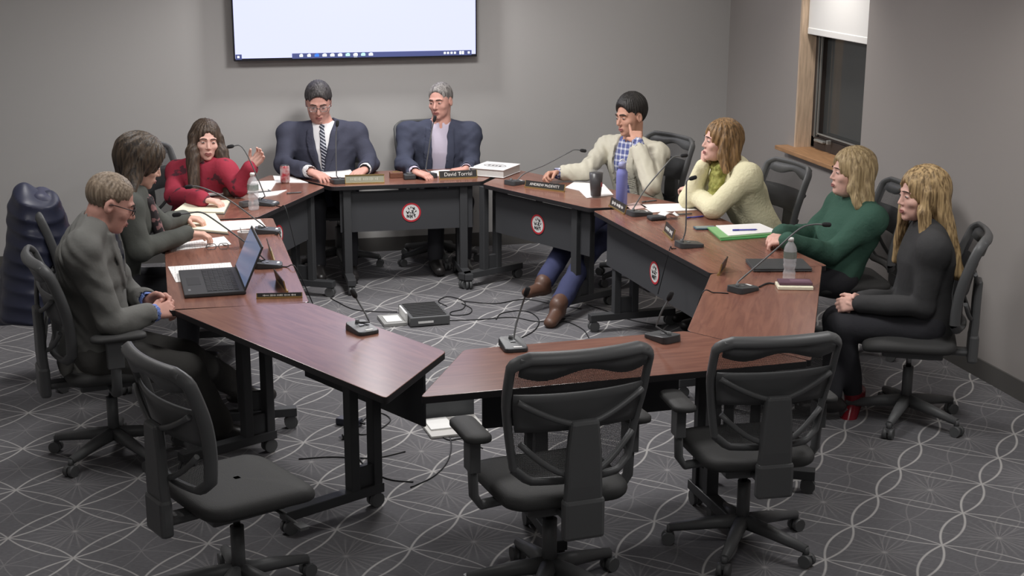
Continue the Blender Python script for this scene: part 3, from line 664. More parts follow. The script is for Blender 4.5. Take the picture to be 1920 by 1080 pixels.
# water bottles
def bottle(label, u, v, s=1.0, rh=1.0):
    b = pz(u, v, T0); t = thing('water_bottle', label, 'bottle', b, 0, 'clear plastic water bottles')
    pr = [(0.0, 0.003), (0.026, 0.0), (0.031, 0.006), (0.031, 0.02), (0.029, 0.028), (0.032, 0.036), (0.029, 0.046), (0.026, 0.058), (0.029, 0.07), (0.032, 0.08), (0.029, 0.09), (0.032, 0.10), (0.032, 0.112), (0.032, 0.15), (0.029, 0.165), (0.022, 0.18), (0.0125, 0.193), (0.0125, 0.203)]
    MB().lathe([(r * s, z * s * rh) for r, z in pr], n=20).build('bottle_body', M['pet'], t)
    MB().lathe([(0.0323 * s, 0.114 * s * rh), (0.0323 * s, 0.148 * s * rh)], n=20).build('bottle_label', M['blabel'], t)
    MB().lathe([(0.0, 0.214 * s * rh), (0.0125 * s, 0.214 * s * rh), (0.014 * s, 0.211 * s * rh), (0.014 * s, 0.198 * s * rh), (0.0, 0.198 * s * rh)], n=16).build('bottle_cap', M['label'], t)
    return t
M['blabel'] = thin_clear('printed_bottle_label', (92, 112, 100), 0.6, 0.4)
bottle('clear water bottle on the left back table by the woman in red', 476, 393, 1.1, 1.0)
bottle('clear water bottle standing behind the purple notebook, at the right', 1479, 526, 1.05, 1.0)
# binder and papers at the red woman's place
t = thing('ring_binder', 'black ring binder lying open in front of the woman in red', 'binder', pz(432, 360, T0), math.radians(10))
MB().box((0, 0, 0.006), (0.50, 0.24, 0.006)).build('binder_cover', M['black'], t, bevel=0.002)
MB().box((0.12, 0, 0.02), (0.22, 0.22, 0.022)).box((-0.12, 0, 0.016), (0.22, 0.22, 0.014)).build('page_stack', M['white'], t, bevel=0.002)
mb = MB()
for y in (-0.07, 0, 0.07): mb.tube([(0.018 * math.cos(a), y, 0.012 + 0.026 * math.sin(a)) for a in np.linspace(0, math.pi, 9)], 0.002, 6)
mb.build('binder_rings', M['chrome'], t)
sheet('paper_sheet', 'stack of white paper behind the binder, beside the soda can', 'paper', [(448, 352), (462, 342), (520, 340), (508, 358)], group=GP, th=0.006)
sheet('paper_sheet', 'white paper between the binder and the red woman microphone', 'paper', [(484, 372), (476, 364), (538, 357), (520, 366)], group=GP, th=0.004)
sheet('paper_sheet', 'white sheet under the soda can', 'paper', [(512, 330), (548, 332), (578, 343), (516, 343)], group=GP)
t = thing('phone', 'small black phone left of the water bottle on the left back table', 'phone', pz(460, 388, T0), math.radians(30)); MB().box((0, 0, 0.02), (0.07, 0.05, 0.035)).build('phone_body', M['black'], t, bevel=0.006); MB().box((0, -0.012, 0.0385), (0.05, 0.02, 0.001)).build('phone_display', M['mic'], t)
def pen(label, p0, p1, m, r=0.0045, z=0.0):
    A, B_ = pz(*p0, T0 + z), pz(*p1, T0 + z); c = (A + B_) / 2; t = thing('pen', label, 'pen', (c[0], c[1], T0 + z)); h = (B_ - A) / 2
    a = A - c; b = B_ - c; o = np.array((0, 0, r + 0.001))
    MB().tube([a * 1 + o, b * 0.86 + o, b + o], [r, r, r * 0.3], 8).build('pen_barrel', m, t); MB().tube([a * 1.02 + o, a * 0.5 + o], r * 1.12, 8).build('pen_cap', m, t); return t
M['bluepen'] = mat('blue_pen_plastic', (62, 66, 160), 0.35)
pen('black pen lying on folded paper beside the back left microphone', (538, 364), (566, 362), M['black']); pen('dark pen lying beyond the white sheet before the cream sweater', (1204, 380), (1232, 377), M['black'])
pen('blue pen lying alone on the right table', (1287, 410), (1320, 407), M['bluepen']); 
# soda can
M['can_red'] = blotch0 = mat('red_soda_can', (176, 52, 62), 0.3, 0.3, rgb2=(214, 206, 206), vscale=22)
t = thing('soda_can', 'red and white soda can on the back left table', 'can', pz(535, 343, T0))
MB().lathe([(0.0, 0.004), (0.024, 0.0), (0.033, 0.012), (0.033, 0.112), (0.028, 0.122)]).build('can_body', M['can_red'], t)
MB().lathe([(0.028, 0.122), (0.029, 0.125), (0.026, 0.124), (0.0, 0.120)]).build('can_lid', M['chrome'], t)
MB().box((0, 0.006, 0.1225), (0.012, 0.02, 0.002)).build('pull_tab', M['chrome'], t)
sheet('paper_sheet', 'white papers between the hands of the man in the dark suit', 'paper', [(598, 322), (612, 312), (652, 312), (668, 333), (622, 333)], group=GP, z=0.004)
# gavel block, desk phone, david papers, binder stack
M['walnut'] = mat('brown_walnut', (112, 74, 58), 0.45, var=.2, vscale=20, stretch=(2, 14, 14))
t = thing('wooden_gavel_block', 'brown wooden block beside the gold nameplate', 'gavel block', pz(743, 333, T0), math.radians(-2)); MB().box((0, 0, 0.02), (0.095, 0.05, 0.04)).build('block', M['walnut'], t, bevel=0.004); MB().box((0, 0, 0.042), (0.05, 0.02, 0.004)).build('brass_plate', M['gold'], t)
t = thing('conference_puck', 'small black device between wooden block and microphone on the back table', 'device', pz(768, 336, T0)); MB().box((0, 0, 0.02), (0.085, 0.06, 0.038)).build('device_body', M['mic'], t, bevel=0.008); MB().tube([(0, 0, 0.038), (0, 0, 0.048)], 0.022, 14).build('device_dial', M['black'], t)
sheet('paper_sheet', 'white paper behind the nameplate of the man in the open navy jacket', 'paper', [(804, 322), (830, 319), (864, 319), (880, 326), (824, 332)], group=GP)
b0 = [pz(u, v, T0) for u, v in ((874, 324), (940, 314), (979, 327), (920, 340))]; c = np.mean(b0, 0)
ax = nrm0(b0[3] - b0[0]); Wd, Dd = 0.27, 0.30
t = thing('document_binder', 'thick white binder with oval emblem lying on the back table corner', 'binder', (c[0], c[1], T0), math.radians(-38))
MB().box((0, 0, 0.006), (Wd, Dd, 0.004)).box((0, 0, 0.058), (Wd, Dd, 0.004)).box((-Wd / 2, 0, 0.032), (0.004, Dd, 0.055)).build('binder_cover', M['white'], t, bevel=0.0015)
MB().box((0.006, 0, 0.032), (Wd - 0.02, Dd - 0.016, 0.046)).build('page_stack', mat('page_edges', (205, 203, 200), .8, var=.1, vscale=60, stretch=(1, 1, 30)), t)
mb = MB(); pts = [(0.085 * math.cos(a), 0.045 * math.sin(a), 0.0605) for a in np.linspace(0, 2 * math.pi, 33)]; mb.tube(pts, 0.002, 6, cap=False)
for x in (-0.045, -0.015, 0.012, 0.04): mb.box((x, 0, 0.0608), (0.018, 0.028, 0.001))
mb.build('oval_emblem', M['mic'], t)
# right back table: papers, tumbler, bottle
sheet('paper_sheet', 'white sheets left of the black tumbler', 'paper', [(1060, 352), (1076, 342), (1132, 346), (1150, 366), (1100, 372), (1086, 358)], group=GP, th=0.003)
t = thing('tumbler', 'tall black pint tumbler with clear rim', 'tumbler', pz(1117, 370, T0))
MB().lathe([(0.0, 0.012), (0.034, 0.012), (0.046, 0.165), (0.0, 0.165)], n=24).build('dark_body', mat('dark_tumbler_wall', (40, 40, 42), .35), t)
MB().lathe([(0.034, 0.0), (0.035, 0.012), (0.0465, 0.166), (0.048, 0.192), (0.046, 0.192)], n=24).build('glass_wall', thin_clear('tumbler_glass', (190, 190, 192), 0.10), t)
a_ = MB(); 
for k in range(9):
    aa = math.radians(-60 + 5 * k); a_.add([(0.0425 * math.cos(aa), 0.0425 * math.sin(aa), z) for z in (0.075, 0.105)] + [(0.0425 * math.cos(aa + .09), 0.0425 * math.sin(aa + .09), z) for z in (0.105, 0.075)], [(0, 1, 2, 3)])
a_.build('red_print', mat('faded_red_print', (190, 110, 118), .5), t)
M['purple'] = mat('lavender_bottle_enamel', (118, 122, 182), 0.4)
t = thing('insulated_bottle', 'lavender blue insulated drink bottle beside the tumbler', 'bottle', pz(1165, 386, T0))
MB().lathe([(0.0, 0.0), (0.034, 0.0), (0.037, 0.006), (0.037, 0.20), (0.034, 0.225), (0.024, 0.24), (0.024, 0.245)], n=24).build('bottle_body', M['purple'], t)
MB().lathe([(0.0, 0.285), (0.018, 0.285), (0.024, 0.278), (0.025, 0.245), (0.0, 0.245)], n=20).build('bottle_cap', mat('lavender_cap', (150, 152, 190), .4), t)
mb = MB(); mb.tube([(0.016 * math.cos(a), 0, 0.282 + 0.02 * math.sin(a)) for a in np.linspace(0, math.pi, 9)], 0.0035, 8); mb.build('carry_loop', M['label'], t)
# right table
sheet('paper_sheet', 'white sheet in front of the woman in the cream sweater', 'paper', [(1200, 384), (1278, 382), (1308, 394), (1222, 399)], group=GP)
sheet('paper_sheet', 'crumpled pink tinted paper behind the purple bottle microphone', 'paper', [(1172, 384), (1196, 380), (1214, 390), (1184, 394)], mat('pinkish_paper', (206, 178, 172), .8), group=GP)
t = thing('eyeglass_case', 'grey device with a pale folded napkin on the right table', 'device', pz(1242, 411, T0), math.radians(8)); MB().box((-0.04, 0, 0.014), (0.11, 0.07, 0.026)).build('case', M['mic'], t, bevel=0.01); MB().grid([[(x, y, 0.03 + 0.012 * math.sin(x * 60 + y * 20)) for x in np.linspace(-0.03, 0.10, 12)] for y in np.linspace(-0.03, 0.03, 5)]).build('folded_napkin', M['label'], t, solid=0.004)
pen('dark pen under the blue pen on the right table', (1262, 404), (1298, 402), M['black'])
t = thing('phone', 'flat blue grey phone left of the green folders', 'phone', pz(1322, 429, T0), math.radians(-5)); MB().box((0, 0, 0.006), (0.13, 0.068, 0.009)).build('phone_body', mat('blue_phone_case', (70, 96, 110), .4), t, bevel=0.003); MB().box((0, 0, 0.0112), (0.12, 0.06, 0.0008)).build('phone_display', mat('phone_glass', (96, 118, 130), .15), t)
GF = mat('green_card_folder', (84, 158, 92), 0.6); GF2 = mat('light_green_card_folder', (130, 178, 120), 0.6)
q0 = [(1328, 431), (1420, 426), (1462, 444), (1352, 452)]
sheet('card_folder', 'green folder at the bottom of the pile on the right table', 'folder', q0, GF, th=0.008, group='green folders in a pile')
sheet('card_folder', 'lighter green folder above the bottom folder of the pile on the right table', 'folder', [(1326, 428), (1420, 423), (1461, 439), (1350, 448)], GF2, z=0.009, th=0.007, group='green folders in a pile')
sheet('paper_sheet', 'white paper on top of the green folders', 'paper', [(1342, 424), (1424, 420), (1460, 435), (1366, 443)], z=0.017, th=0.004, group=GP)
pen('blue pen lying on the paper over the green folders', (1374, 433), (1420, 432), M['bluepen'], z=0.022)
# closed laptop, notebook stack
P4 = [pz(u, v, T0) for u, v in ((1409, 484), (1502, 484), (1512, 518), (1414, 519))]; c = np.mean(P4, 0); ax = nrm0(P4[1] - P4[0] + P4[2] - P4[3]); 
t = thing('laptop', 'closed grey laptop lying behind the water bottle on the right', 'laptop', (c[0], c[1], T0), math.atan2(ax[1], ax[0]))
MB().box((0, 0, 0.007), (0.31, 0.225, 0.010)).build('laptop_base', M['mic'], t, bevel=0.004); MB().box((0, 0, 0.0165), (0.31, 0.225, 0.008)).build('screen_lid', M['mic'], t, bevel=0.004)
P4 = [pz(u, v, T0) for u, v in ((1458, 532), (1524, 531), (1520, 549), (1453, 545))]; c = np.mean(P4, 0)
t = thing('notebook', 'yellow edged notebook lying at the right end under the purple one', 'notebook', (c[0], c[1], T0), math.radians(-16)); MB().box((0, 0, 0.009), (0.175, 0.11, 0.016)).build('page_block', M['cream'], t, bevel=0.002)
t = thing('notebook', 'purple notebook on top of the yellow edged one', 'notebook', (c[0] + .008, c[1] + .012, T0 + 0.0175), math.radians(-16)); MB().box((0, 0, 0.008), (0.165, 0.085, 0.014)).build('purple_cover', mat('purple_cover_board', (98, 70, 84), .5), t, bevel=0.002); MB().box((0.025, 0, 0.0155), (0.10, 0.05, 0.001)).build('cover_label', mat('mauve_label', (120, 92, 106), .5), t)
# black charging lead near the microphone on the right
b = pz(1440, 536, T0); P = smooth_path([rel(b, pz(u, v, T0 + .004)) for u, v in ((1424, 538), (1434, 533), (1443, 531), (1452, 532))], 5); o = MB().tube(P, 0.005, 8).build('charging_lead', M['cable']); o.location = tuple(b); tag(o, 'short black lead behind the leaning microphone', 'cable')
# ------------------------------------------------------------------ jacket hung over the chair back at the left
# ------------------------------------------------------------------ floor things
b = pz(795, 598, 0); t = thing('equipment_case', 'flat black slatted equipment case on the floor inside the ring', 'equipment case', (b[0], b[1], 0), math.radians(3))
MB().box((0, 0, 0.035), (0.26, 0.36, 0.06)).build('case_body', M['black'], t, bevel=0.006)
mb = MB()
for k in range(9): mb.box((0, -0.15 + 0.0375 * k, 0.067), (0.22, 0.018, 0.006))
mb.build('vent_slats', mat('dark_grille', (58, 58, 58), .5), t); MB().box((-0.03, -0.182, 0.03), (0.10, 0.004, 0.012)).build('front_label', M['label'], t)
b = pz(735, 604, 0); t = thing('floor_outlet_box', 'pale floor box with white flap left of the black case', 'floor box', (b[0], b[1], 0), math.radians(3))
MB().box((0, 0, 0.012), (0.15, 0.22, 0.022)).build('box_frame', mat('grey_box_frame', (150, 150, 148), .5), t, bevel=0.003); MB().box((0.0, -0.01, 0.026), (0.10, 0.14, 0.004)).build('white_insert', M['label'], t); MB().box((0.075, 0, 0.045), (0.012, 0.2, 0.07)).build('flap', M['label'], t)
b = pz(850, 802, 0); t = thing('floor_outlet_box', 'pale floor box under the front table with cables plugged in', 'floor box', (b[0], b[1], 0), math.radians(4))
MB().box((0, 0, 0.008), (0.30, 0.26, 0.014)).build('box_frame', mat('pale_box_frame', (190, 188, 184), .5), t, bevel=0.003)
MB().box((-0.07, 0.03, 0.019), (0.12, 0.16, 0.008)).box((0.07, 0.02, 0.017), (0.10, 0.18, 0.005)).build('white_insert', M['label'], t); MB().box((0, 0.14, 0.05), (0.30, 0.012, 0.10)).build('flap', M['mic'], t)
b = pz(655, 797, 0); t = thing('power_adapter', 'black power adapter brick on the carpet under the violet table', 'power adapter', (b[0], b[1], 0), math.radians(-35)); MB().box((0, 0, 0.02), (0.13, 0.06, 0.036)).build('adapter_brick', mat('navy_black_adapter', (44, 46, 58), .35), t, bevel=0.006); MB().tube([(0.065, 0, 0.02), (0.09, 0, 0.018)], 0.006, 8).build('strain_relief', M['cable'], t)
b = pz(650, 823, 0); t = thing('power_plug', 'black plug lying below the power adapter', 'plug', (b[0], b[1], 0), math.radians(10)); MB().box((0, 0, 0.014), (0.045, 0.028, 0.024)).build('plug_body', M['cable'], t, bevel=0.005); MB().box((-0.03, 0.006, 0.014), (0.018, 0.002, 0.006)).box((-0.03, -0.006, 0.014), (0.018, 0.002, 0.006)).build('prongs', M['chrome'], t)
def cable(label, pts, z=0.004, r=0.0035, n=7):
    P = [pz(u, v, 0) for u, v in pts]; c = P[0]
    Q = smooth_path([(p[0] - c[0], p[1] - c[1], z) for p in P], n); o = MB().tube(Q, r, 6).build('floor_cable', M['cable']); o.location = (c[0], c[1], 0); tag(o, label, 'cable', 'black cables on the carpet')
cable('black cable looping from the adapter towards the table legs', [(672, 800), (690, 782), (715, 776), (732, 790), (700, 812), (672, 815), (668, 800)])
cable('black cable running down from the plug across the carpet', [(662, 818), (668, 850), (690, 880), (730, 900), (775, 905)])
cable('black cable running sideways under the violet table', [(560, 862), (620, 858), (700, 860), (760, 848)])
cable('black cable curling beside the front floor box', [(822, 790), (838, 806), (846, 836), (838, 868), (812, 895), (770, 915)])
cable('black cable loop over the front floor box', [(860, 800), (838, 802), (826, 815), (842, 826), (872, 824), (905, 842)])
cable('black cable coiled right of the black case', [(838, 575), (822, 566), (840, 557), (870, 566), (868, 580), (846, 586), (848, 592), (878, 590), (884, 580), (866, 570)])
cable('black cable stretching from the case to the boots of the tan blazer man', [(842, 602), (900, 600), (960, 596), (1010, 604), (1060, 598)])
cable('black cable running behind the case towards the right table', [(870, 566), (930, 570), (985, 562), (1040, 572), (1090, 580)])
cable('black cable in a wide loop near the boots', [(930, 600), (942, 588), (985, 584), (1010, 600), (1000, 622), (960, 640), (940, 636)])
cable('black cable arc at the centre right of the carpet', [(1036, 612), (1060, 604), (1092, 618), (1104, 634)])
cable('black cable running below the right table', [(1100, 572), (1140, 585), (1180, 600), (1240, 612)])
cable('black cable left of the case under the left table', [(620, 560), (660, 580), (700, 585), (745, 586)])
def hang(label, p, q, gx):
    A, B_ = pz(*p, T0 + .003), pz(*q, T0 + .003); P = smooth_path([rel(A, A), rel(A, (A + B_) / 2 + np.array((0, .02, 0))), rel(A, B_), rel(A, B_ + np.array(gx + (-.25,)))], 6)
    o = MB().tube(P, 0.003, 6).build('microphone_cable', M['cable']); o.location = tuple(A); tag(o, label, 'cable', 'microphone leads on the tables')
hang('black lead from the laptop microphone over the table edge', (520, 500), (556, 504), (.10, 0)); hang('black lead from the leaning microphone to the table edge', (1366, 550), (1316, 551), (-.05, .03)); hang('black lead from the upright microphone to the table edge', (1268, 466), (1255, 469), (-.06, 0))
hang('black lead from the red woman microphone over the table edge', (518, 386), (536, 392), (.05, -.05)); hang('black lead from the cardigan woman microphone to the edge', (515, 440), (526, 443), (.05, 0))
# ------------------------------------------------------------------ implicit surfaces for people (smooth unions of tapered limbs, meshed by surface nets)
A3 = lambda *p: np.array(p if len(p) > 1 else p[0], float)
def nrm(v): v = A3(v); return v / (np.linalg.norm(v) + 1e-12)
class Prim:
    __slots__ = ('f', 'c', 'r', 'op', 'k')
    def __init__(s, f, c, r, op='u', k=0.02): s.f, s.c, s.r, s.op, s.k = f, A3(c), r, op, k
def cone(a, b, ra, rb, k=0.02, op='u', frame=None, sc=None):
    a, b = A3(a), A3(b); R = max(ra, rb)
    if frame is None:
        ba = b - a; L = ba @ ba + 1e-12
        def f(P):
            q = P - a; t = np.clip((q @ ba) / L, 0, 1)
            return np.linalg.norm(q - t[:, None] * ba, axis=1) - (ra + (rb - ra) * t)
    else:
        Fm, s = np.array(frame, float), A3(sc); aa = (Fm @ a) / s; bb = (Fm @ b) / s; ba = bb - aa; L = ba @ ba + 1e-12; ms = float(np.min(s))
        def f(P):
            q = (P @ Fm.T) / s - aa; t = np.clip((q @ ba) / L, 0, 1)
            return (np.linalg.norm(q - t[:, None] * ba, axis=1) - (ra + (rb - ra) * t)) * (0.5 + 0.5 * ms)
        R = R * float(np.max(s))
    return Prim(f, (a + b) / 2, np.linalg.norm(b - a) / 2 + R, op, k)
def ell(c, r, frame=None, k=0.02, op='u'):
    c, r = A3(c), A3(r); Fm = np.eye(3) if frame is None else np.array(frame, float)
    def f(P):
        q = (P - c) @ Fm.T; k0 = np.linalg.norm(q / r, axis=1); k1 = np.linalg.norm(q / (r * r), axis=1) + 1e-9
        return k0 * (k0 - 1) / k1
    return Prim(f, c, float(r.max()), op, k)
def field(f, c, r, op='u', k=0.01): return Prim(f, c, r, op, k)
def sdf_eval(prims, P, bc=None, br=0.0, nb=1):
    """P (nblocks*nb,3); bc block centres"""
    D = np.full(len(P), 1.0); Pb = P.reshape(-1, nb, 3); Db = D.reshape(-1, nb)
    for p in prims:
        m = np.linalg.norm(bc - p.c, axis=1) < p.r + br + p.k + 0.05
        if not m.any(): continue
        d = p.f(Pb[m].reshape(-1, 3)).reshape(-1, nb); o = Db[m]
        if p.op == 'u':
            h = np.maximum(p.k - np.abs(o - d), 0) / max(p.k, 1e-6); Db[m] = np.minimum(o, d) - h * h * p.k * 0.25
        elif p.op == 's':
            d = -d; h = np.maximum(p.k - np.abs(o - d), 0) / max(p.k, 1e-6); Db[m] = np.maximum(o, d) + h * h * p.k * 0.25
        elif p.op == 'd': Db[m] = o + d
    return D
def sdf_mesh(prims, h):
    U = [p for p in prims if p.op == 'u']
    lo = np.min([p.c - p.r for p in U], 0) - 3 * h; hi = np.max([p.c + p.r for p in U], 0) + 3 * h
    B = 8; nbk = np.ceil((hi - lo) / (B * h)).astype(int)
    G = np.stack(np.meshgrid(*[np.arange(n) for n in nbk], indexing='ij'), -1).reshape(-1, 3)
    C = lo + (G + 0.5) * B * h; rad = B * h * 0.87
    near = np.zeros(len(C), bool)
    for p in U: near |= np.linalg.norm(C - p.c, axis=1) < p.r + rad
    G, C = G[near], C[near]
    d = sdf_eval(prims, C, C, 0.02, 1)
    keep = np.abs(d) < rad * 1.5 + 0.012; G, C = G[keep], C[keep]
    s9 = np.stack(np.meshgrid(*[np.arange(9)] * 3, indexing='ij'), -1).reshape(-1, 3)
    P = (lo + (G[:, None, :] * B + s9[None]) * h).reshape(-1, 3)
    V = sdf_eval(prims, P, C, rad, 729).reshape(-1, 9, 9, 9)
    S = V < 0
    cor = [(i, j, k) for i in (0, 1) for j in (0, 1) for k in (0, 1)]
    cs = sum(S[:, i:i + 8, j:j + 8, k:k + 8].astype(np.int8) for i, j, k in cor)
    act = (cs > 0) & (cs < 8); bi, ci, cj, ck = np.nonzero(act)
    cv = np.stack([V[bi, ci + i, cj + j, ck + k] for i, j, k in cor], 1)
    acc = np.zeros((len(bi), 3)); cnt = np.zeros(len(bi)); ca = np.array(cor, float)
    for a in range(8):
        for b in range(a + 1, 8):
            if np.abs(ca[a] - ca[b]).sum() != 1: continue
            va, vb = cv[:, a], cv[:, b]; m = (va < 0) != (vb < 0)
            t = np.where(m, va / np.where(m, va - vb, 1), 0)
            acc += np.where(m[:, None], ca[a] + t[:, None] * (ca[b] - ca[a]), 0); cnt += m
    pos = lo + (G[bi] * B + np.stack([ci, cj, ck], 1) + acc / cnt[:, None]) * h
    NN = (nbk * B + 2).astype(np.int64)
    gid = lambda I: ((I[..., 0] + 1) * NN[1] + I[..., 1] + 1) * NN[2] + I[..., 2] + 1
    gi = gid(G[bi].astype(np.int64) * B + np.stack([ci, cj, ck], 1)); order = np.argsort(gi); gs = gi[order]
    faces = []
    for ax in range(3):
        sl = [slice(0, 8)] * 3; s2 = list(sl); s2[ax] = slice(1, 9)
        a = S[:, sl[0], sl[1], sl[2]]; b = S[:, s2[0], s2[1], s2[2]]
        e = np.nonzero(a != b); base = G[e[0]].astype(np.int64) * B + np.stack(e[1:], 1); flip = a[e]
        u, v = (ax + 1) % 3, (ax + 2) % 3; q = []
        for du, dv in ((-1, -1), (0, -1), (0, 0), (-1, 0)):
            I = base.copy(); I[:, u] += du; I[:, v] += dv; q.append(gid(I))
        q = np.stack(q, 1); q[~flip] = q[~flip][:, ::-1]
        ix = np.searchsorted(gs, q); ix = np.minimum(ix, len(gs) - 1); ok = (gs[ix] == q).all(1)
        faces.append(order[ix[ok]])
    return pos, np.concatenate(faces)
def sdf_obj(name, prims, h, m, parent, org, smooth_it=1):
    """mesh the field given in world coordinates; stored relative to parent thing at org"""
    V, F = sdf_mesh(prims, h)
    me = bpy.data.meshes.new(name); V = V - org
    me.vertices.add(len(V)); me.vertices.foreach_set('co', V.astype(np.float32).ravel())
    me.loops.add(len(F) * 4); me.loops.foreach_set('vertex_index', F.astype(np.int32).ravel())
    me.polygons.add(len(F)); me.polygons.foreach_set('loop_start', np.arange(0, len(F) * 4, 4, dtype=np.int32))
    me.update(calc_edges=True); me.validate()
    me.polygons.foreach_set('use_smooth', np.ones(len(me.polygons), bool))
    me.materials.append(m)
    if smooth_it:
        bm = bmesh.new(); bm.from_mesh(me)
        for _ in range(smooth_it): bmesh.ops.smooth_vert(bm, verts=bm.verts, factor=0.4, use_axis_x=True, use_axis_y=True, use_axis_z=True)
        bm.to_mesh(me); bm.free()
    o = bpy.data.objects.new(name, me); COL.objects.link(o); o.parent = parent
    return o
def rotm(yaw, pitch, roll):
    """columns = local axes (right, forward, up) in the world; yaw ccw from +y, pitch down positive, roll to the right positive"""
    cy, sy = math.cos(yaw), math.sin(yaw); cp, sp = math.cos(-pitch), math.sin(-pitch); cr, sr = math.cos(roll), math.sin(roll)
    Rz = np.array([[cy, -sy, 0], [sy, cy, 0], [0, 0, 1]]); Rx = np.array([[1, 0, 0], [0, cp, -sp], [0, sp, cp]]); Ry = np.array([[cr, 0, sr], [0, 1, 0], [-sr, 0, cr]])
    return Rz @ Rx @ Ry
# ------------------------------------------------------------------ people
def skin(name, rgb): return mat(name, rgb, 0.55, spec=0.35, var=0.06, vscale=25)
M['lips'] = mat('lip_skin', (150, 92, 88), 0.5); M['brow'] = mat('dark_brow_hair', (62, 52, 46), 0.8)
M['eye'] = mat('eyeball', (172, 166, 162), 0.25); M['iris'] = mat('dark_iris', (44, 36, 32), 0.2)
M['spectacle'] = mat('dark_spectacle_rim', (36, 34, 34), 0.35)
M['lens'] = thin_clear('spectacle_lens', (200, 205, 210), 0.12)
def hair_mat(name, c1, c2, rough=0.5):
    return mat(name, c1, rough, spec=0.4, rgb2=c2, vscale=2.2, stretch=(38, 38, 2.2), bump=0.3, bscale=3.5)
def cloth(name, rgb, rough=0.85, bump=0.25, bscale=30, **k): return mat(name, rgb, rough, spec=0.15, bump=bump, bscale=bscale, **k)
def wrinkle(prims_center, amp, freq, seed):
    rs = np.random.RandomState(seed); W = rs.normal(size=(5, 3)) * freq; ph = rs.uniform(0, 6.28, 5)
    def f(P):
        s = 0
        for w_, p_ in zip(W, ph): s = s + np.sin(P @ w_ + p_ + 1.5 * np.sin(P @ w_[::-1] * 0.5))
        return amp * s / 3
    return Prim(f, prims_center, 3.0, 'd', 0)
def head_prims(c, R, s, female=False, k=0.012, heavy=0.0):
    """c: head centre (between the ears), R columns right/forward/up"""
    Fm = R.T
    L = lambda x, y, z: c + R @ (A3(x, y, z) * s)
    fs = 0.92 if female else 1.0
    P = [ell(L(0, -.012, .03), A3(.076, .096, .082) * s, Fm, k), ell(L(0, .03, -.03), A3(.063 + heavy, .064, .08) * s * A3(fs, 1, 1), Fm, 0.03),
         ell(L(0, .038, -.082), A3(.046 + heavy, .046, .036) * s * A3(fs, 1, 1), Fm, 0.03), ell(L(0, .076, -.104), A3(.02, .014, .014) * s, Fm, 0.018)]
    if heavy: P.append(ell(L(0, .02, -.105), A3(.05, .05, .03) * s, Fm, 0.03))
    for q in (-1, 1):
        P += [ell(L(q * .04, .062, -.03), A3(.022, .022, .018) * s, Fm, 0.02), cone(L(q * .012, .090, .02), L(q * .044, .076, .018), .0068 * s if female else .009 * s, .008 * s, 0.014)]
    for q in (-1, 1): P.append(ell(L(q * .031, .099, -.001), A3(.017, .012, .011) * s, Fm, 0.012, 's'))
    for q in (-1, 1): P.append(ell(L(q * .031, .0795, -.001), A3(.0135, .0125, .010) * s, Fm, 0.004))
    P += [cone(L(0, .087, .008), L(0, .106 if female else .111, -.033), .007 * s, (.009 if female else .011) * s, 0.012)]
    for q in (-1, 1): P.append(ell(L(q * .010, .097, -.038), A3(.008, .010, .007) * s * (.88 if female else 1), Fm, 0.006))
    P += [ell(L(0, .088, -.070), A3(.024, .010, .014) * s, Fm, 0.01), ell(L(0, .1015, -.0705), A3(.022, .004, .0016) * s, Fm, 0.003, 's')]
    for q in (-1, 1):
        er = A3(q * .076, -.008, -.012)
        P += [ell(L(*er), A3(.009, .020, .032) * s, Fm, 0.008), ell(L(q * .084, -.002, -.008), A3(.006, .010, .018) * s, Fm, 0.004, 's')]
    return P
def hand_prims(w, d, n, curl=(25, 35, 25), spread=4, s=1.0, thumb=1, thumb_curl=20, k=0.006, fingers=None):
    """w wrist point, d direction to the knuckles, n palm normal (the way the palm faces); thumb +1/-1 picks the side d x n"""
    d = nrm(d); n = nrm(A3(n) - d * (A3(n) @ d)); sd = np.cross(d, n) * thumb
    P = []; off = (.030, .010, -.010, -.029); ln = (.070, .078, .073, .058)
    kn = [w + (d * (.092 - .004 * abs(i - 1)) + sd * off[i]) * s for i in range(4)]
    for i in range(4): P.append(cone(w + (d * .012 + sd * off[i] * .55) * s, kn[i], .015 * s, .0122 * s, 0.014))
    for i in range(4):
        cu = fingers[i] if fingers else curl; p = kn[i]; a = 0; dd = nrm(d + sd * math.tan(math.radians(spread)) * (1.2 - i * 0.8))
        for j, (fr, r0, r1) in enumerate(((.46, .0105, .0094), (.30, .0094, .0086), (.24, .0086, .0074))):
            a += math.radians(cu[j]); v = dd * math.cos(a) + n * math.sin(a); q = p + v * ln[i] * fr * s
            P.append(cone(p, q, r0 * s, r1 * s, k if j == 0 else 0.002)); p = q
    p = w + (d * .022 + sd * .026) * s; v = nrm(d * .75 + sd * .62 + n * .25)
    for j, (l_, r0, r1) in enumerate(((.040, .0145, .0125), (.032, .0118, .0105), (.026, .0105, .0085))):
        q = p + v * l_ * s; P.append(cone(p, q, r0 * s, r1 * s, 0.008 if j == 0 else 0.002)); p = q
        a = math.radians(thumb_curl); v = nrm(v * math.cos(a) + nrm(-sd * .6 + n * .5) * math.sin(a))
    return P
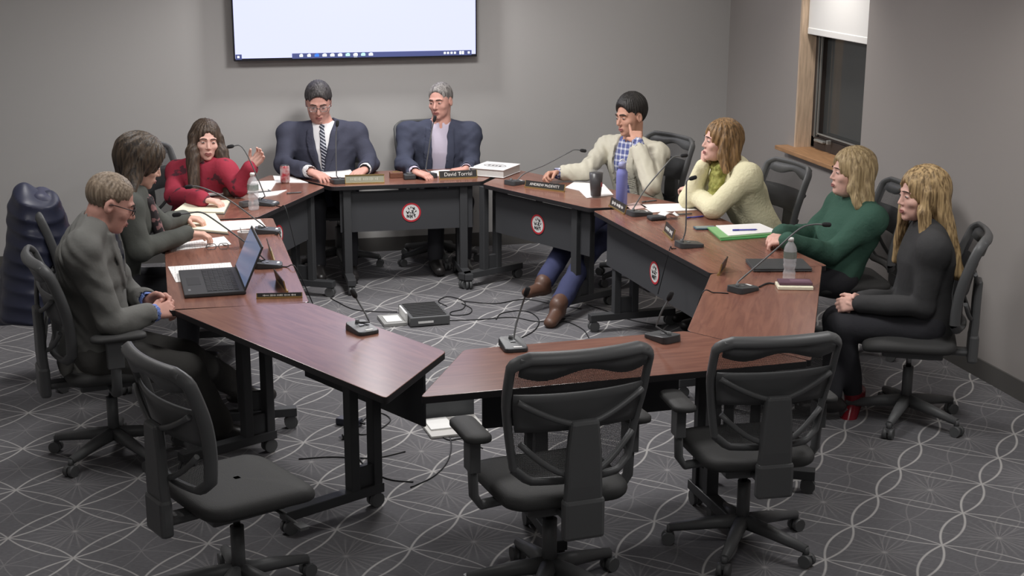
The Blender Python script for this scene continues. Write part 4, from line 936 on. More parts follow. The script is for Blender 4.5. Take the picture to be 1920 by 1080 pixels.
class Person:
    def __init__(s, label, ground, heading, cat='person'):
        s.org = A3(ground[0], ground[1], 0); s.h = heading
        s.root = thing('person', label, cat, s.org, 0.0); s.body = []
    def L(s, x, y, z):
        c, sn = math.cos(s.h), math.sin(s.h)
        return A3(s.org[0] + c * x - sn * y, s.org[1] + sn * x + c * y, z)
    def obj(s, name, prims, h, m, sm=1, parent=None):
        return sdf_obj(name, prims, h, m, parent or s.root, s.org, sm)
    def head(s, c, yaw, pitch, roll=0, size=1.0, female=False, heavy=0.0):
        s.hc, s.hR, s.hs = A3(c), rotm(yaw, math.radians(pitch), math.radians(roll)), size; s.fem = female; s.heavy = heavy
        s.H = lambda x, y, z: s.hc + s.hR @ (A3(x, y, z) * s.hs)
        s.body += head_prims(s.hc, s.hR, size, female, heavy=heavy)
    def frame(s, right, up):
        u = nrm(up); r = nrm(A3(right) - u * (A3(right) @ u)); f = np.cross(u, r); return np.array([r, f, u])
    def pose(s, pelvis, chest, neck, shL, shR, elL, elR, wrL, wrR, kneeL=None, kneeR=None, ankL=None, ankR=None, girth=1.0, depth=0.70):
        s.pel, s.ch, s.nk, s.shL, s.shR, s.elL, s.elR, s.wrL, s.wrR = [A3(q) for q in (pelvis, chest, neck, shL, shR, elL, elR, wrL, wrR)]
        s.fr = s.frame(s.shR - s.shL, s.nk - s.pel); s.girth = girth; s.dep = depth
        r = s.fr[0]; s.hipL, s.hipR = s.pel - r * 0.095 * girth, s.pel + r * 0.095 * girth
        f = s.L(0, 1, 0) - s.L(0, 0, 0)
        s.kneeL = A3(kneeL) if kneeL is not None else s.hipL + f * 0.43 + A3(0, 0, -.02); s.kneeR = A3(kneeR) if kneeR is not None else s.hipR + f * 0.43 + A3(0, 0, -.02)
        s.ankL = A3(ankL) if ankL is not None else A3(*(s.kneeL[:2] - f[:2] * .03), .10); s.ankR = A3(ankR) if ankR is not None else A3(*(s.kneeR[:2] - f[:2] * .03), .10)
    def torso(s, off, k=0.05, top=True):
        g = s.girth; fr, sc = s.fr, (1, s.dep, 1)
        up = s.fr[2]; mid = (s.pel * .5 + s.ch * .5)
        P = [cone(s.pel, mid, .165 * g + off, .150 * g + off, k, frame=fr, sc=sc), cone(mid, s.ch, .150 * g + off, .168 * g + off, k, frame=fr, sc=sc),
             cone(s.ch, s.ch * .45 + s.nk * .55, .168 * g + off, .105 + off, k, frame=fr, sc=sc)]
        if top:
            base = s.nk - up * 0.03
            for sh in (s.shL, s.shR): P += [cone(base, sh - up * .006, .046 + off, .056 + off, 0.045), cone(s.ch, sh - up * .04, .085 + off, .06 + off, 0.05)]
        return P
    def arm(s, side, off, r=(.064, .052, .040), to=1.0, k=0.03):
        sh, el, wr = (s.shL, s.elL, s.wrL) if side == 'L' else (s.shR, s.elR, s.wrR)
        e = el + (wr - el) * to
        return [cone(sh - s.fr[2] * .015, el, r[0] + off, r[1] + off, k), cone(el, e, r[1] + off, r[1] + (r[2] - r[1]) * to + off, 0.02)]
    def neckp(s, r=.056):
        return [cone(s.hc + s.hR @ A3(0, -.025, -.05) * s.hs, s.nk - s.fr[2] * .03, r, r * 1.12, 0.02), cone(s.nk - s.fr[2] * .02, s.ch + (s.nk - s.ch) * .4, r * 1.1, .10, 0.05, frame=s.fr, sc=(1, .7, 1))]
    def core(s):
        """hidden body under the clothes keeps the figure one surface"""
        g = s.girth; P = [cone(s.pel, s.ch, .12 * g, .13 * g, .05, frame=s.fr, sc=(1, .65, 1)), cone(s.ch, s.nk - s.fr[2] * .04, .12 * g, .06, .05, frame=s.fr, sc=(1, .65, 1))]
        for sd in 'LR':
            sh, el, wr = (s.shL, s.elL, s.wrL) if sd == 'L' else (s.shR, s.elR, s.wrR)
            P += [cone(s.nk - s.fr[2] * .06, sh - s.fr[2] * .03, .04, .045, .03), cone(sh - s.fr[2] * .03, el, .045, .036, .02), cone(el, wr, .036, .024, .015)]
        for hp, kn, an in ((s.hipL, s.kneeL, s.ankL), (s.hipR, s.kneeR, s.ankR)):
            P += [cone(hp, kn, .07, .05, .03), cone(kn, an, .048, .035, .02)]
        return P
    def legs(s, off=0.0, r=(.088, .066, .056), to=0.93):
        P = [cone(s.hipL, s.hipR, .105 * s.girth + off, .105 * s.girth + off, .04)]
        for hp, kn, an in ((s.hipL, s.kneeL, s.ankL), (s.hipR, s.kneeR, s.ankR)):
            P += [cone(hp, kn, r[0] * s.girth + off, r[1] + off, .04), cone(kn, kn + (an - kn) * to, r[1] + off, r[2] + off, .03)]
        return P
    def shoes(s, m, dirL=None, dirR=None, h=0.006, mR=None, shaft=0.0):
        f = s.L(0, 1, 0) - s.L(0, 0, 0)
        for an, d in ((s.ankL, dirL), (s.ankR, dirR)):
            d = nrm(d if d is not None else f); up = nrm(A3(0, 0, 1) - d * d[2])
            heel = an - d * .045 - up * .045; toe = an + d * .15 - up * .055
            fr = s.frame(np.cross(d, up), up)
            P = [cone(an + up * .01, an - up * .03, .045, .042, .02), cone(heel, toe, .036, .036, .03, frame=fr, sc=(1.1, 1, .8)), cone(an - up * .02, toe, .042, .03, .03)]
            if shaft: P.append(cone(an + up * .01, an + nrm((s.kneeL if an is s.ankL else s.kneeR) - an) * shaft, .053, .060, .02))
            s.obj('shoe', P, h, mR if (mR and an is s.ankR) else m)
    def front(s, x0w, zbot, ztop, w0, w1, xc=0.0):
        """opening region on the chest, in torso frame about the chest point: |x-xc| < width rising from w0 at zbot to w1 at ztop, front side only"""
        c, fr = s.ch, s.fr
        def f(P):
            q = (P - c) @ fr.T; t = np.clip((q[:, 2] - zbot) / (ztop - zbot), 0, 1.3); w = w0 + (w1 - w0) * t
            d = np.abs(q[:, 0] - xc) - w; d = np.maximum(d, zbot - q[:, 2]); return np.maximum(d, -q[:, 1] + 0.0)
        return f
    def surf(s, off, reg, th=0.004):
        """thin layer lying on the torso: |torso distance - off| - th, limited to reg(P)"""
        T = s.torso(0.0)
        def f(P):
            D = sdf_eval(T, P, P, 0.0, 1); return np.maximum(np.abs(D - off) - th, reg(P))
        return field(f, s.ch, 0.42, 'u', 0.004)
    def region(s, fn):
        c, fr = s.ch, s.fr
        def f(P): q = (P - c) @ fr.T; return np.maximum(fn(q[:, 0], q[:, 2]), -q[:, 1])
        return f
    def sit(s, z=.462):
        return field(lambda P: P[:, 2] - z, s.pel, 2.0, 's', .02)
    def cut_neck(s, r, k=0.01, lo=-.02):
        return cone(s.nk + s.fr[2] * lo + s.fr[1] * .01, s.nk + s.fr[2] * .16, r, r * 1.05, k, 's')
    def collar(s, r, w, hgt, gap=0.05, th=0.005, lo=-.015, lean=0.25):
        """standing collar ring round the neck, open in front"""
        c, fr = s.nk, s.fr
        def f(P):
            q = (P - c) @ fr.T; z = q[:, 2] - lo; rad = np.linalg.norm(q[:, :2] * A3(1, 1.05) - A3(0, .01), axis=1)
            d = np.abs(rad - (r - lean * z)) - th; d = np.maximum(d, np.maximum(-z - .02, z - hgt + .5 * np.maximum(q[:, 1], 0)))
            return np.maximum(d, np.where(q[:, 1] > 0, gap - np.abs(q[:, 0]) - .35 * np.maximum(hgt - z, 0) * 0, -1))
        return field(f, c, 0.16, 'u', 0.004)
    # ---- head parts
    def eyes(s, closed=False, brow=M['brow'], look=0.0, thick=1.0):
        thick *= .72 if s.fem else 1.0
        Fm = s.hR.T
        for q in (-1, 1):
            if not closed:
                e = MB(); bm = bmesh.new(); bmesh.ops.create_uvsphere(bm, u_segments=16, v_segments=10, radius=1)
                V = [tuple(s.H(q * .031 + v.co.x * .0115, .0832 + v.co.y * .0115, -.0015 + v.co.z * .0052) - s.org) for v in bm.verts]
                for fc in bm.faces:
                    c = fc.calc_center_median(); ir = (c.x - look) ** 2 + (c.z * .62) ** 2 < 0.30 and c.y > 0
                    e.f.append(tuple(v.index for v in fc.verts)); e.mi.append(1 if ir else 0); e.sm.append(True)
                e.v = V; bm.free(); e.build('eye', [M['eye'], M['iris']], s.root)
            pts = [s.H(q * x, y, z) - s.org for x, y, z in ((.012, .1005, .0215), (.026, .098, .0240), (.040, .089, .0220), (.049, .080, .016))]
            MB().tube(smooth_path(pts, 3), [.003 * s.hs * thick] * 4 + [.0036 * s.hs * thick] * 3 + [.0025 * s.hs * thick] * 3, 6).build('eyebrow', brow, s.root)
        MB().tube(smooth_path([s.H(x, y, z) - s.org for x, y, z in ((-.022, .0905, -.0705), (-.010, .0985, -.0665), (0, .100, -.068), (.010, .0985, -.0665), (.022, .0905, -.0705))], 3), [.001 * s.hs] + [.0036 * s.hs] * 11 + [.001 * s.hs], 8).tube(smooth_path([s.H(x, y, z) - s.org for x, y, z in ((-.020, .0905, -.0725), (-.009, .0975, -.0765), (0, .0985, -.0775), (.009, .0975, -.0765), (.020, .0905, -.0725))], 3), [.001 * s.hs] + [.004 * s.hs] * 11 + [.001 * s.hs], 8).build('lips', M['lips'], s.root)
    def glasses(s, m=None, full=True):
        m = m or M['spectacle']; g = MB(); ln = MB()
        for q in (-1, 1):
            ring = [s.H(q * .033 + x, .103, -.003 + z) - s.org for x, z in rrect(.048, .034, .012, 4)]; ring.append(ring[0])
            g.tube(ring, .0019 * s.hs, 6, cap=False); ln.add(ring[:-1], [tuple(range(len(ring) - 1))])
            g.tube([s.H(q * .057, .101, .004) - s.org, s.H(q * .078, .06, .004) - s.org, s.H(q * .0815, .0, .002) - s.org, s.H(q * .079, -.02, -.012) - s.org], .0019 * s.hs, 6)
        g.tube([s.H(-.010, .103, .002) - s.org, s.H(0, .107, .004) - s.org, s.H(.010, .103, .002) - s.org], .0018 * s.hs, 6)
        o = g.build('spectacles', m, s.root); ln.build('spectacle_lens', M['lens'], o)
    def strands(s, amp=0.004, n=26, seed=1):
        Fm, c, hs = s.hR.T, s.hc, s.hs
        def f(P):
            q = (P - c) @ Fm.T / hs; th = np.arctan2(q[:, 0], -q[:, 1] + .02)
            ph = th * n + 6 * np.sin(q[:, 2] * 14 + seed) * .6
            return amp * (np.sin(ph) + .6 * np.sin(th * n * 2.3 + q[:, 2] * 25 + seed)) * .6
        return Prim(f, s.hc, 3.0, 'd', 0)
    def hair_short(s, m, line=.062, thick=.012, side=-.045, top=0.0, h=.0045, part=0.0):
        Fm, hs = s.hR.T, s.hs
        P = [ell(s.H(0, -.014, .034 + top), A3(.076 + thick * .7, .096 + thick, .084 + thick + top) * hs, Fm, .01)]
        P.append(ell(s.H(0, .118, -.03), A3(.092, .085, line + .03) * hs, Fm, .012, 's'))
        P.append(ell(s.H(0, .05, -.13), A3(.12, .10, .10) * hs, Fm, .012, 's'))
        for q in (-1, 1): P.append(ell(s.H(q * .085, .0, -.02), A3(.03, .030, .048) * hs, Fm, .006, 's'))
        for q in (-1, 1): P.append(ell(s.H(q * .082, .066, -.005), A3(.034, .046, .058) * hs, Fm, .008, 's'))
        P.append(ell(s.H(0, -.06, -.145), A3(.14, .12, .08 + side + .045) * hs, Fm, .01, 's'))
        P.append(s.strands(.0032, 31)); s.obj('hair', P, h, m)
    def hair_long(s, m, drop=.30, vol=.02, front=.03, h=.005, bangs=False, seed=1, back=.06, flare=0.0, sides=None, tuck=0.0, out=0.0, sw=1.0):
        """centre or side parted long hair: cap, back curtain and side curtains hanging in the world's down direction"""
        Fm, hs = s.hR.T, s.hs; dn = A3(0, 0, -1)
        P = [ell(s.H(0, -.02, .034), A3(.076 + vol, .094 + vol, .082 + vol) * hs, Fm, .01)]
        P.append(ell(s.H(0, .135, -.035), A3(.066, .085, .124 if not bangs else .085) * hs, Fm, .01, 's'))
        P.append(ell(s.H(0, .085, -.13), A3(.062, .10, .13) * hs, Fm, .01, 's'))
        up = s.hR[:, 2]; rt = s.hR[:, 0]; bk = -s.hR[:, 1]
        sl, sr = sides or (drop, drop)
        for q, dl in ((-1, sl), (1, sr)):
            a = s.H(q * (.070 + vol * .6), front * .6 - .006, .02); b = s.H(q * (.078 + vol * .7), front, -.07); e = b + dn * max(dl - .10, .02) + rt * q * flare - bk * tuck
            P += [cone(a, b, .026 * hs, .028 * hs, .02), cone(b, e, .030 * hs * sw, .022 * hs * sw, .02)]
            a2 = s.H(q * .055, -.05, .0); e2 = s.H(q * .062, -.062, -.06) + bk * out * .8 + dn * max(dl - .08, .03) + rt * q * flare * 1.2
            P += [cone(a2, e2, .050 * hs, .032 * hs, .03)]
        e3 = s.H(0, -.08, -.05) + bk * out + dn * max(max(sl, sr) - .06, .03)
        P += [cone(s.H(0, -.06, .0), e3, .065 * hs, .040 * hs, .04)]
        P.append(s.strands(.0045, 17, seed)); s.obj('hair', P, h, m)
    def finish(s, m, h=.0045):
        s.obj('body', s.body + s.core(), h, m)
PI = math.pi
SK = dict(a=skin('skin_fair', (212, 168, 150)), b=skin('skin_light', (220, 176, 162)), c=skin('skin_tan', (192, 146, 126)), d=skin('skin_ruddy', (206, 156, 142)))
HR = dict(dark=hair_mat('dark_grey_brown_hair', (42, 39, 39), (80, 76, 76)), grey=hair_mat('greying_hair', (88, 84, 82), (150, 146, 142)), sandy=hair_mat('grey_sandy_hair', (104, 90, 76), (150, 134, 116)),
          black=hair_mat('black_brown_hair', (28, 26, 25), (46, 43, 41)), brown=hair_mat('long_brown_hair', (50, 40, 34), (84, 70, 58)), brunette=hair_mat('dark_brunette_hair', (38, 32, 28), (88, 74, 60)),
          auburn=hair_mat('light_brown_hair', (96, 74, 50), (160, 126, 86)), blonde=hair_mat('blonde_hair', (132, 112, 82), (190, 168, 128)), darkblonde=hair_mat('dark_blonde_hair', (100, 80, 54), (190, 162, 118)))
CL = dict(navy=cloth('dark_navy_suiting', (70, 72, 86)), navy2=cloth('navy_jacket_cloth', (70, 74, 90)), white=cloth('white_shirt_cotton', (226, 226, 228), bump=.1), blue=cloth('blue_shirt_cotton', (120, 140, 200), bump=.1), lilac=cloth('pale_lilac_shirt', (196, 188, 204), bump=.1),
          tan=cloth('tan_linen_blazer', (192, 188, 172)), cream=cloth('cream_knit_wool', (226, 220, 186), bump=.6, bscale=55), green=cloth('dark_green_knit', (64, 94, 82), bump=.4, bscale=50), black=cloth('black_jersey', (64, 64, 65)),
          grey=cloth('mid_grey_wool_jacket', (112, 112, 109)), char=cloth('charcoal_trouser_wool', (78, 77, 75)), cardigan=cloth('grey_green_cardigan', (82, 84, 80)), jeans=cloth('blue_denim', (64, 68, 98)), dark=cloth('black_trouser_cloth', (56, 56, 60)))
LE = dict(black=mat('black_shoe_leather', (40, 38, 38), 0.35), brown=mat('brown_boot_leather', (90, 64, 52), 0.45), red=mat('red_patent_leather', (120, 30, 40), 0.2))
def striped_tie():
    m = mat('striped_tie_silk', (50, 54, 72), 0.5); nt = m.node_tree; b = nt.nodes['Principled BSDF']; g = NG(nt)
    tc = nt.nodes.new('ShaderNodeTexCoord'); sp = nt.nodes.new('ShaderNodeSeparateXYZ'); nt.links.new(tc.outputs['Object'], sp.inputs[0])
    f = g.m('LESS_THAN', g.m('FRACT', g.m('MULTIPLY', g.m('ADD', g.m('MULTIPLY', sp.outputs['X'], 0.7), sp.outputs['Z']), 42.0)), 0.36)
    mx = nt.nodes.new('ShaderNodeMix'); mx.data_type = 'RGBA'; nt.links.new(f, mx.inputs['Factor']); mx.inputs['A'].default_value = srgb((46, 50, 66)); mx.inputs['B'].default_value = srgb((190, 194, 204)); nt.links.new(mx.outputs['Result'], b.inputs['Base Color']); return m
def plaid():
    m = mat('blue_plaid_cotton', (96, 104, 150), 0.8); nt = m.node_tree; b = nt.nodes['Principled BSDF']; g = NG(nt)
    tc = nt.nodes.new('ShaderNodeTexCoord'); sp = nt.nodes.new('ShaderNodeSeparateXYZ'); nt.links.new(tc.outputs['Object'], sp.inputs[0])
    hx = g.m('ADD', sp.outputs['X'], g.m('MULTIPLY', sp.outputs['Y'], -0.7))
    a = g.m('LESS_THAN', g.m('FRACT', g.m('MULTIPLY', hx, 24.0)), 0.32); c = g.m('LESS_THAN', g.m('FRACT', g.m('MULTIPLY', sp.outputs['Z'], 24.0)), 0.32)
    f = g.m('MULTIPLY', g.m('ADD', a, c), 0.5)
    mx = nt.nodes.new('ShaderNodeMix'); mx.data_type = 'RGBA'; nt.links.new(f, mx.inputs['Factor']); mx.inputs['A'].default_value = srgb((84, 92, 142)); mx.inputs['B'].default_value = srgb((206, 208, 220)); nt.links.new(mx.outputs['Result'], b.inputs['Base Color']); return m
def blotch(name, base, spot, sc=14, pos=.56, rough=.85):
    m = mat(name, base, rough, spec=.15, bump=.2, bscale=40); nt = m.node_tree; b = nt.nodes['Principled BSDF']
    tc = nt.nodes.new('ShaderNodeTexCoord'); n = nt.nodes.new('ShaderNodeTexNoise'); n.inputs['Scale'].default_value = sc; n.inputs['Detail'].default_value = 3; nt.links.new(tc.outputs['Object'], n.inputs['Vector'])
    r = nt.nodes.new('ShaderNodeValToRGB'); e = r.color_ramp.elements; e[0].position = pos; e[0].color = srgb(base); e[1].position = pos + .05; e[1].color = srgb(spot)
    nt.links.new(n.outputs['Fac'], r.inputs['Fac']); nt.links.new(r.outputs['Color'], b.inputs['Base Color']); return m
M['tie'] = striped_tie(); M['plaid'] = plaid(); M['red_print'] = blotch('red_printed_blouse', (158, 56, 72), (92, 56, 64), 13, .58)
M['scarf'] = blotch('patterned_scarf', (58, 54, 56), (150, 112, 112), 22, .55); M['knit_scarf'] = mat('olive_knit_scarf', (122, 124, 60), .95, rgb2=(168, 166, 96), vscale=30, bump=.8, bscale=45)
M['watch'] = mat('dark_watch_strap', (40, 38, 38), .4)

def jacket(s, m, off=.02, zb=-.16, w0=.012, w1=.075, cuff=.90, h=.008, lapel=True, seed=1, colr=True, xc=0.0, wr=.007, name='jacket', hem=.10, armr=(.066, .054, .043)):
    up = s.fr[2]
    P = s.torso(off) + [cone(s.pel, s.pel - up * hem, .165 * s.girth + off, .17 * s.girth + off, .05, frame=s.fr, sc=(1, s.dep + .1, 1))]
    P.append(s.sit())
    for sd in 'LR': P += s.arm(sd, .006, armr, cuff)
    P += [field(s.front(None, zb, .17, w0, w1, xc), s.ch + s.fr[1] * .1, .40, 's', .01), s.cut_neck(.072), wrinkle(s.ch, wr * .75, 40, seed), wrinkle(s.ch, wr * .5, 15, seed + 50)]
    for sd in 'LR':
        el, w_ = (s.elL, s.wrL) if sd == 'L' else (s.elR, s.wrR); c = el + (w_ - el) * cuff
        P.append(cone(c, c + nrm(w_ - el) * .08, armr[2] - .004, armr[2] - .004, .004, 's'))
    if lapel:
        def reg(x, z):
            t = np.clip((z - zb) / (.17 - zb), 0, 1.3); w_ = w0 + (w1 - w0) * t; lw = .030 * np.clip(1.15 - np.abs(t - .62) * 1.25, .15, 1)
            d = np.abs(np.abs(x - xc) - (w_ + lw)) - lw; return np.maximum(np.maximum(d, zb - z), z - .16)
        P.append(s.surf(off + .006, s.region(reg), .006))
    if colr: P.append(s.collar(.078, 0, .045, .055, .006, -.03))
    return s.obj(name, P, h, m)
def shirt(s, m, off=.004, cuffs=True, colr=True, h=.0075, cut=.06, name='shirt', cw=1.0, cr=.040, ch=.05):
    P = s.torso(off)
    for sd in 'LR':
        P += s.arm(sd, -.012, (.058, .048, .040), .86)
        if cuffs:
            el, w_ = (s.elL, s.wrL) if sd == 'L' else (s.elR, s.wrR); d = nrm(w_ - el)
            P += [cone(el + (w_ - el) * .8, w_ + d * .005 * cw, cr, cr, .004), cone(w_ + d * .0, w_ + d * .06, cr - .006, cr - .006, .003, 's')]
    P.append(s.cut_neck(cut))
    if colr:
        P.append(s.collar(.066, 0, ch, .022, .005, -.012, .2)); f, r, u = s.fr[1], s.fr[0], s.fr[2]
        for q in (-1, 1): P.append(cone(s.nk + f * .062 + r * q * .020 + u * .012, s.nk + f * .070 + r * q * .048 - u * .034, .014, .017, .01, frame=s.frame(r + f * -q * .5, u), sc=(1, .35, 1)))
    return s.obj(name, P, h, m)
def tie(s, m, zb=-.2, off=.012, xc=0.0, tilt=0.0):
    def reg(x, z):
        q = x - xc - tilt * (.14 - z); w_ = np.where(z > .115, .018, .013 + .022 * np.clip((.115 - z) / .25, 0, 1)); return np.maximum(np.maximum(np.abs(q) - w_, z - .155), zb - z)
    f, r, u = s.fr[1], s.fr[0], s.fr[2]; kn = s.nk + f * .100 + u * .014; md = s.ch + f * (.168 * s.girth * s.dep + .020) + u * .035 + r * tilt * .1
    s.obj('necktie', [s.surf(off, s.region(reg), .006), ell(kn, (.019, .012, .017), s.fr, .01), cone(kn - u * .012, md, .013, .022, .01, frame=s.fr, sc=(1, .4, 1))], .0045, m)
def trousers(s, m, off=0.0, h=.008, seed=3, to=.95, **k):
    s.obj('trousers', s.legs(off, to=to, **k) + [wrinkle(s.pel, .004, 20, seed)], h, m)
K = px

# ---- man in the dark suit (back table, left of the two)
p = Person('man in dark suit, white shirt and striped tie, reading papers at the back table', (-1.10, -.42), PI)
nk = K(607, 236, -1.03, -.43)
p.head(K(597, 190, -1.03, -.47), PI - .12, 20, 0, 1.14, heavy=.008)
p.pose((nk[0], -.40, .56), (nk[0], -.42, nk[2] - .17), nk, K(668, 246, -1.03, -.42), K(540, 246, -1.03, -.42), K(694, 306, -.9, -.56), K(531, 310, -1.2, -.56), pz(684, 318, .80), pz(582, 322, .80), girth=1.22)
p.body += p.neckp(.064)
p.body += hand_prims(p.wrR, A3(.62, -.72, -.18), A3(0, .1, -1), (12, 30, 20), 7, 1.12, 1) + hand_prims(p.wrL, A3(-.62, -.74, -.16), A3(0, .1, -1), (12, 30, 20), 7, 1.12, -1)
p.eyes(look=0, brow=M['brow']); p.glasses(M['chrome']); p.hair_short(HR['dark'], line=.083, thick=.014)
shirt(p, CL['white'], cr=.045); jacket(p, CL['navy'], zb=-.15, w0=.008, w1=.07, seed=4, armr=(.066, .058, .05), cuff=.84, wr=.006); tie(p, M['tie'], tilt=-.12); trousers(p, CL['dark']); p.shoes(LE['black']); p.finish(SK['d'])
c = p.wrL - nrm(p.wrL - p.elL) * .002
d = nrm(p.wrL - p.elL); mbw = MB().tube([c - d * .012 - p.org, c + d * .012 - p.org], .037, 18); mbw.build('wristwatch', M['watch'], p.root)

# ---- man in the open navy jacket (back table, right)
p = Person('man in open navy jacket and pale shirt without a tie, at the back table', (-.27, -.42), PI)
nk = K(826, 232, -.3, -.42)
p.head(K(826, 188, -.3, -.44), PI - .62, 6, 3, 1.05)
p.pose((nk[0] - .01, -.38, .55), (nk[0] - .005, -.40, nk[2] - .17), nk, K(882, 246, -.25, -.42), K(764, 246, -.35, -.42), K(884, 312, -.1, -.54), K(756, 308, -.5, -.54), pz(874, 317, .785), pz(778, 322, .79), girth=1.08)
p.body += p.neckp(.06) + hand_prims(p.wrR, A3(.75, -.6, -.2), A3(0, .1, -1), (25, 40, 30), 3, 1.05, 1) + hand_prims(p.wrL, A3(-.95, -.15, -.1), A3(0, .1, -1), (25, 40, 30), 3, 1.05, -1)
p.eyes(look=0); p.hair_short(HR['grey'], line=.094, thick=.007)
shirt(p, CL['lilac'], ch=.045); jacket(p, CL['navy2'], zb=-.6, w0=.032, w1=.062, seed=9, armr=(.068, .056, .046)); trousers(p, CL['dark']); p.shoes(LE['black']); p.finish(SK['d'])

# ---- man in the tan blazer, finger at his temple
p = Person('man in tan blazer and blue plaid shirt, finger raised to his temple', (1.0, -1.30), D2(130))
nk = K(1186, 262, .95, -1.33)
p.head(K(1183, 217, .9, -1.36), D2(112), 6, 4, 1.10)
p.pose((1.02, -1.26, .55), (nk[0] + .01, nk[1] + .02, nk[2] - .17), nk, K(1230, 285, .95, -1.50), K(1138, 272, .9, -1.15), pz(1222, 350, .80), pz(1098, 322, .81), K(1196, 268, .72, -1.66), pz(1046, 325, .80), K(1105, 470, .50, -1.80), K(1065, 455, .50, -1.62), pz(1046, 575, .10), pz(1018, 532, .16), girth=1.0)
p.body += p.neckp(.058) + hand_prims(p.wrL, p.H(-.082, .060, .035) - p.wrL, p.hc - p.wrL - A3(0, 0, .1), fingers=[(-6, 4, 2), (55, 75, 40), (65, 80, 45), (70, 80, 45)], spread=0, s=1.06, thumb=1, thumb_curl=35)
p.body += hand_prims(p.wrR, A3(-.85, -.30, -.02), A3(.2, -.5, -.8), (45, 60, 35), 2, 1.08, 1, 30)
p.eyes(look=0, thick=1.5); p.hair_short(HR['black'], line=.088, thick=.016, top=.010)
shirt(p, M['plaid'], ch=.045, cr=.040, cw=2); jacket(p, CL['tan'], zb=-.6, w0=.045, w1=.068, seed=12, armr=(.067, .056, .047), cuff=.84); trousers(p, CL['jeans'], to=.88, r=(.088, .072, .064))
p.shoes(LE['brown'], A3(-.55, -.80, -.1), A3(-.75, -.55, .15), h=.006, shaft=.09); p.finish(SK['c'])
d = nrm(p.wrR - p.elR); MB().tube([p.wrR - d * .005 - p.org, p.wrR + d * .018 - p.org], .036, 18).build('wristwatch', M['watch'], p.root)

# ---- woman in the cream sweater and olive scarf
p = Person('woman in cream sweater and olive knit scarf, leaning on her elbows', (1.42, -2.55), D2(92))
nk = K(1374, 305, 1.28, -2.55)
p.head(K(1352, 264, 1.2, -2.55), D2(86), -4, 0, 1.06, True)
p.pose((1.42, -2.55, .54), (nk[0] + .06, -2.55, nk[2] - .18), nk, nk + A3(.02, -.19, -.04), nk + A3(.02, .18, -.04), pz(1338, 392, .80), pz(1292, 372, .80), pz(1296, 358, .815), K(1318, 312, 1.12, -2.48), girth=1.0)
p.body += p.neckp(.05) + hand_prims(p.wrR, A3(.05, -.05, 1), A3(.9, -.1, .1), (40, 60, 40), 2, .95, 1) + hand_prims(p.wrL, A3(-.2, .95, .05), A3(.1, .1, -1), (30, 50, 30), 3, .95, -1)
p.eyes(look=0); p.hair_long(HR['auburn'], drop=.19, vol=.022, flare=.04, seed=3, front=.015, tuck=-.01)
P = p.torso(.022) + [cone(p.pel, p.pel - p.fr[2] * .08, .175, .185, .05, frame=p.fr, sc=(1, .8, 1))] + [p.sit()] + p.arm('L', .012, to=1.0) + p.arm('R', .012, to=1.0) + [p.cut_neck(.066), wrinkle(p.ch, .006, 16, 5)]
p.obj('sweater', P, .008, CL['cream'])
Z = p.nk; P = [cone(Z + p.L(0, 0, 0) * 0 + A3(.03, -.07, -.01), Z + A3(-.075, -.05, -.03), .036, .040, .02), cone(Z + A3(.03, .07, -.01), Z + A3(-.075, .05, -.03), .036, .040, .02), cone(Z + A3(-.085, -.045, -.03), Z + A3(-.085, .045, -.03), .042, .042, .02), cone(Z + A3(.05, -.05, .0), Z + A3(.05, .05, 0), .035, .035, .02),
     cone(Z + A3(-.095, -.03, -.04), Z + A3(-.12, -.05, -.19), .040, .046, .02), cone(Z + A3(-.095, .03, -.04), Z + A3(-.11, .01, -.2), .036, .044, .02), wrinkle(Z, .007, 60, 2)]
p.obj('scarf', P, .006, M['knit_scarf']); trousers(p, CL['dark']); p.shoes(LE['black']); p.finish(SK['b'])

# ---- woman in the green sweater, leaning back
p = Person('woman with wavy blonde hair in a dark green sweater, leaning back at the right table', (1.62, -3.32), D2(84))
nk = K(1610, 374, 1.70, -3.32)
p.head(K(1596, 322, 1.66, -3.32), D2(84), -2, 0, 1.10, True, heavy=.006)
p.pose((1.50, -3.32, .50), (nk[0] - .05, -3.32, nk[2] - .18), nk, nk + A3(.0, -.20, -.06), nk + A3(-.01, .19, -.05), K(1556, 476, 1.42, -3.52), K(1520, 440, 1.35, -3.05), pz(1478, 452, .80), pz(1462, 438, .80), girth=1.12)
p.body += p.neckp(.055) + hand_prims(p.wrL, A3(-.7, .6, -.15), A3(.1, .1, -1), (30, 40, 30), 2, .95, -1) + hand_prims(p.wrR, A3(-.7, -.6, -.15), A3(.1, .1, -1), (30, 40, 30), 2, .95, 1)
p.eyes(look=0); p.hair_long(HR['blonde'], drop=.20, vol=.024, flare=.05, seed=5, front=.02, tuck=-.02)
P = p.torso(.022) + [cone(p.pel, p.pel - A3(0, 0, .06), .18 * 1.1, .19, .05, frame=p.fr, sc=(1, .8, 1))] + [p.sit()] + p.arm('L', .010, to=1.0) + p.arm('R', .010, to=1.0) + [p.cut_neck(.068), p.collar(.075, 0, .035, .0, .009, -.03, .1), wrinkle(p.ch, .006, 14, 8)]
p.obj('sweater', P, .008, CL['green']); trousers(p, CL['dark']); p.shoes(LE['black']); p.finish(SK['b'])

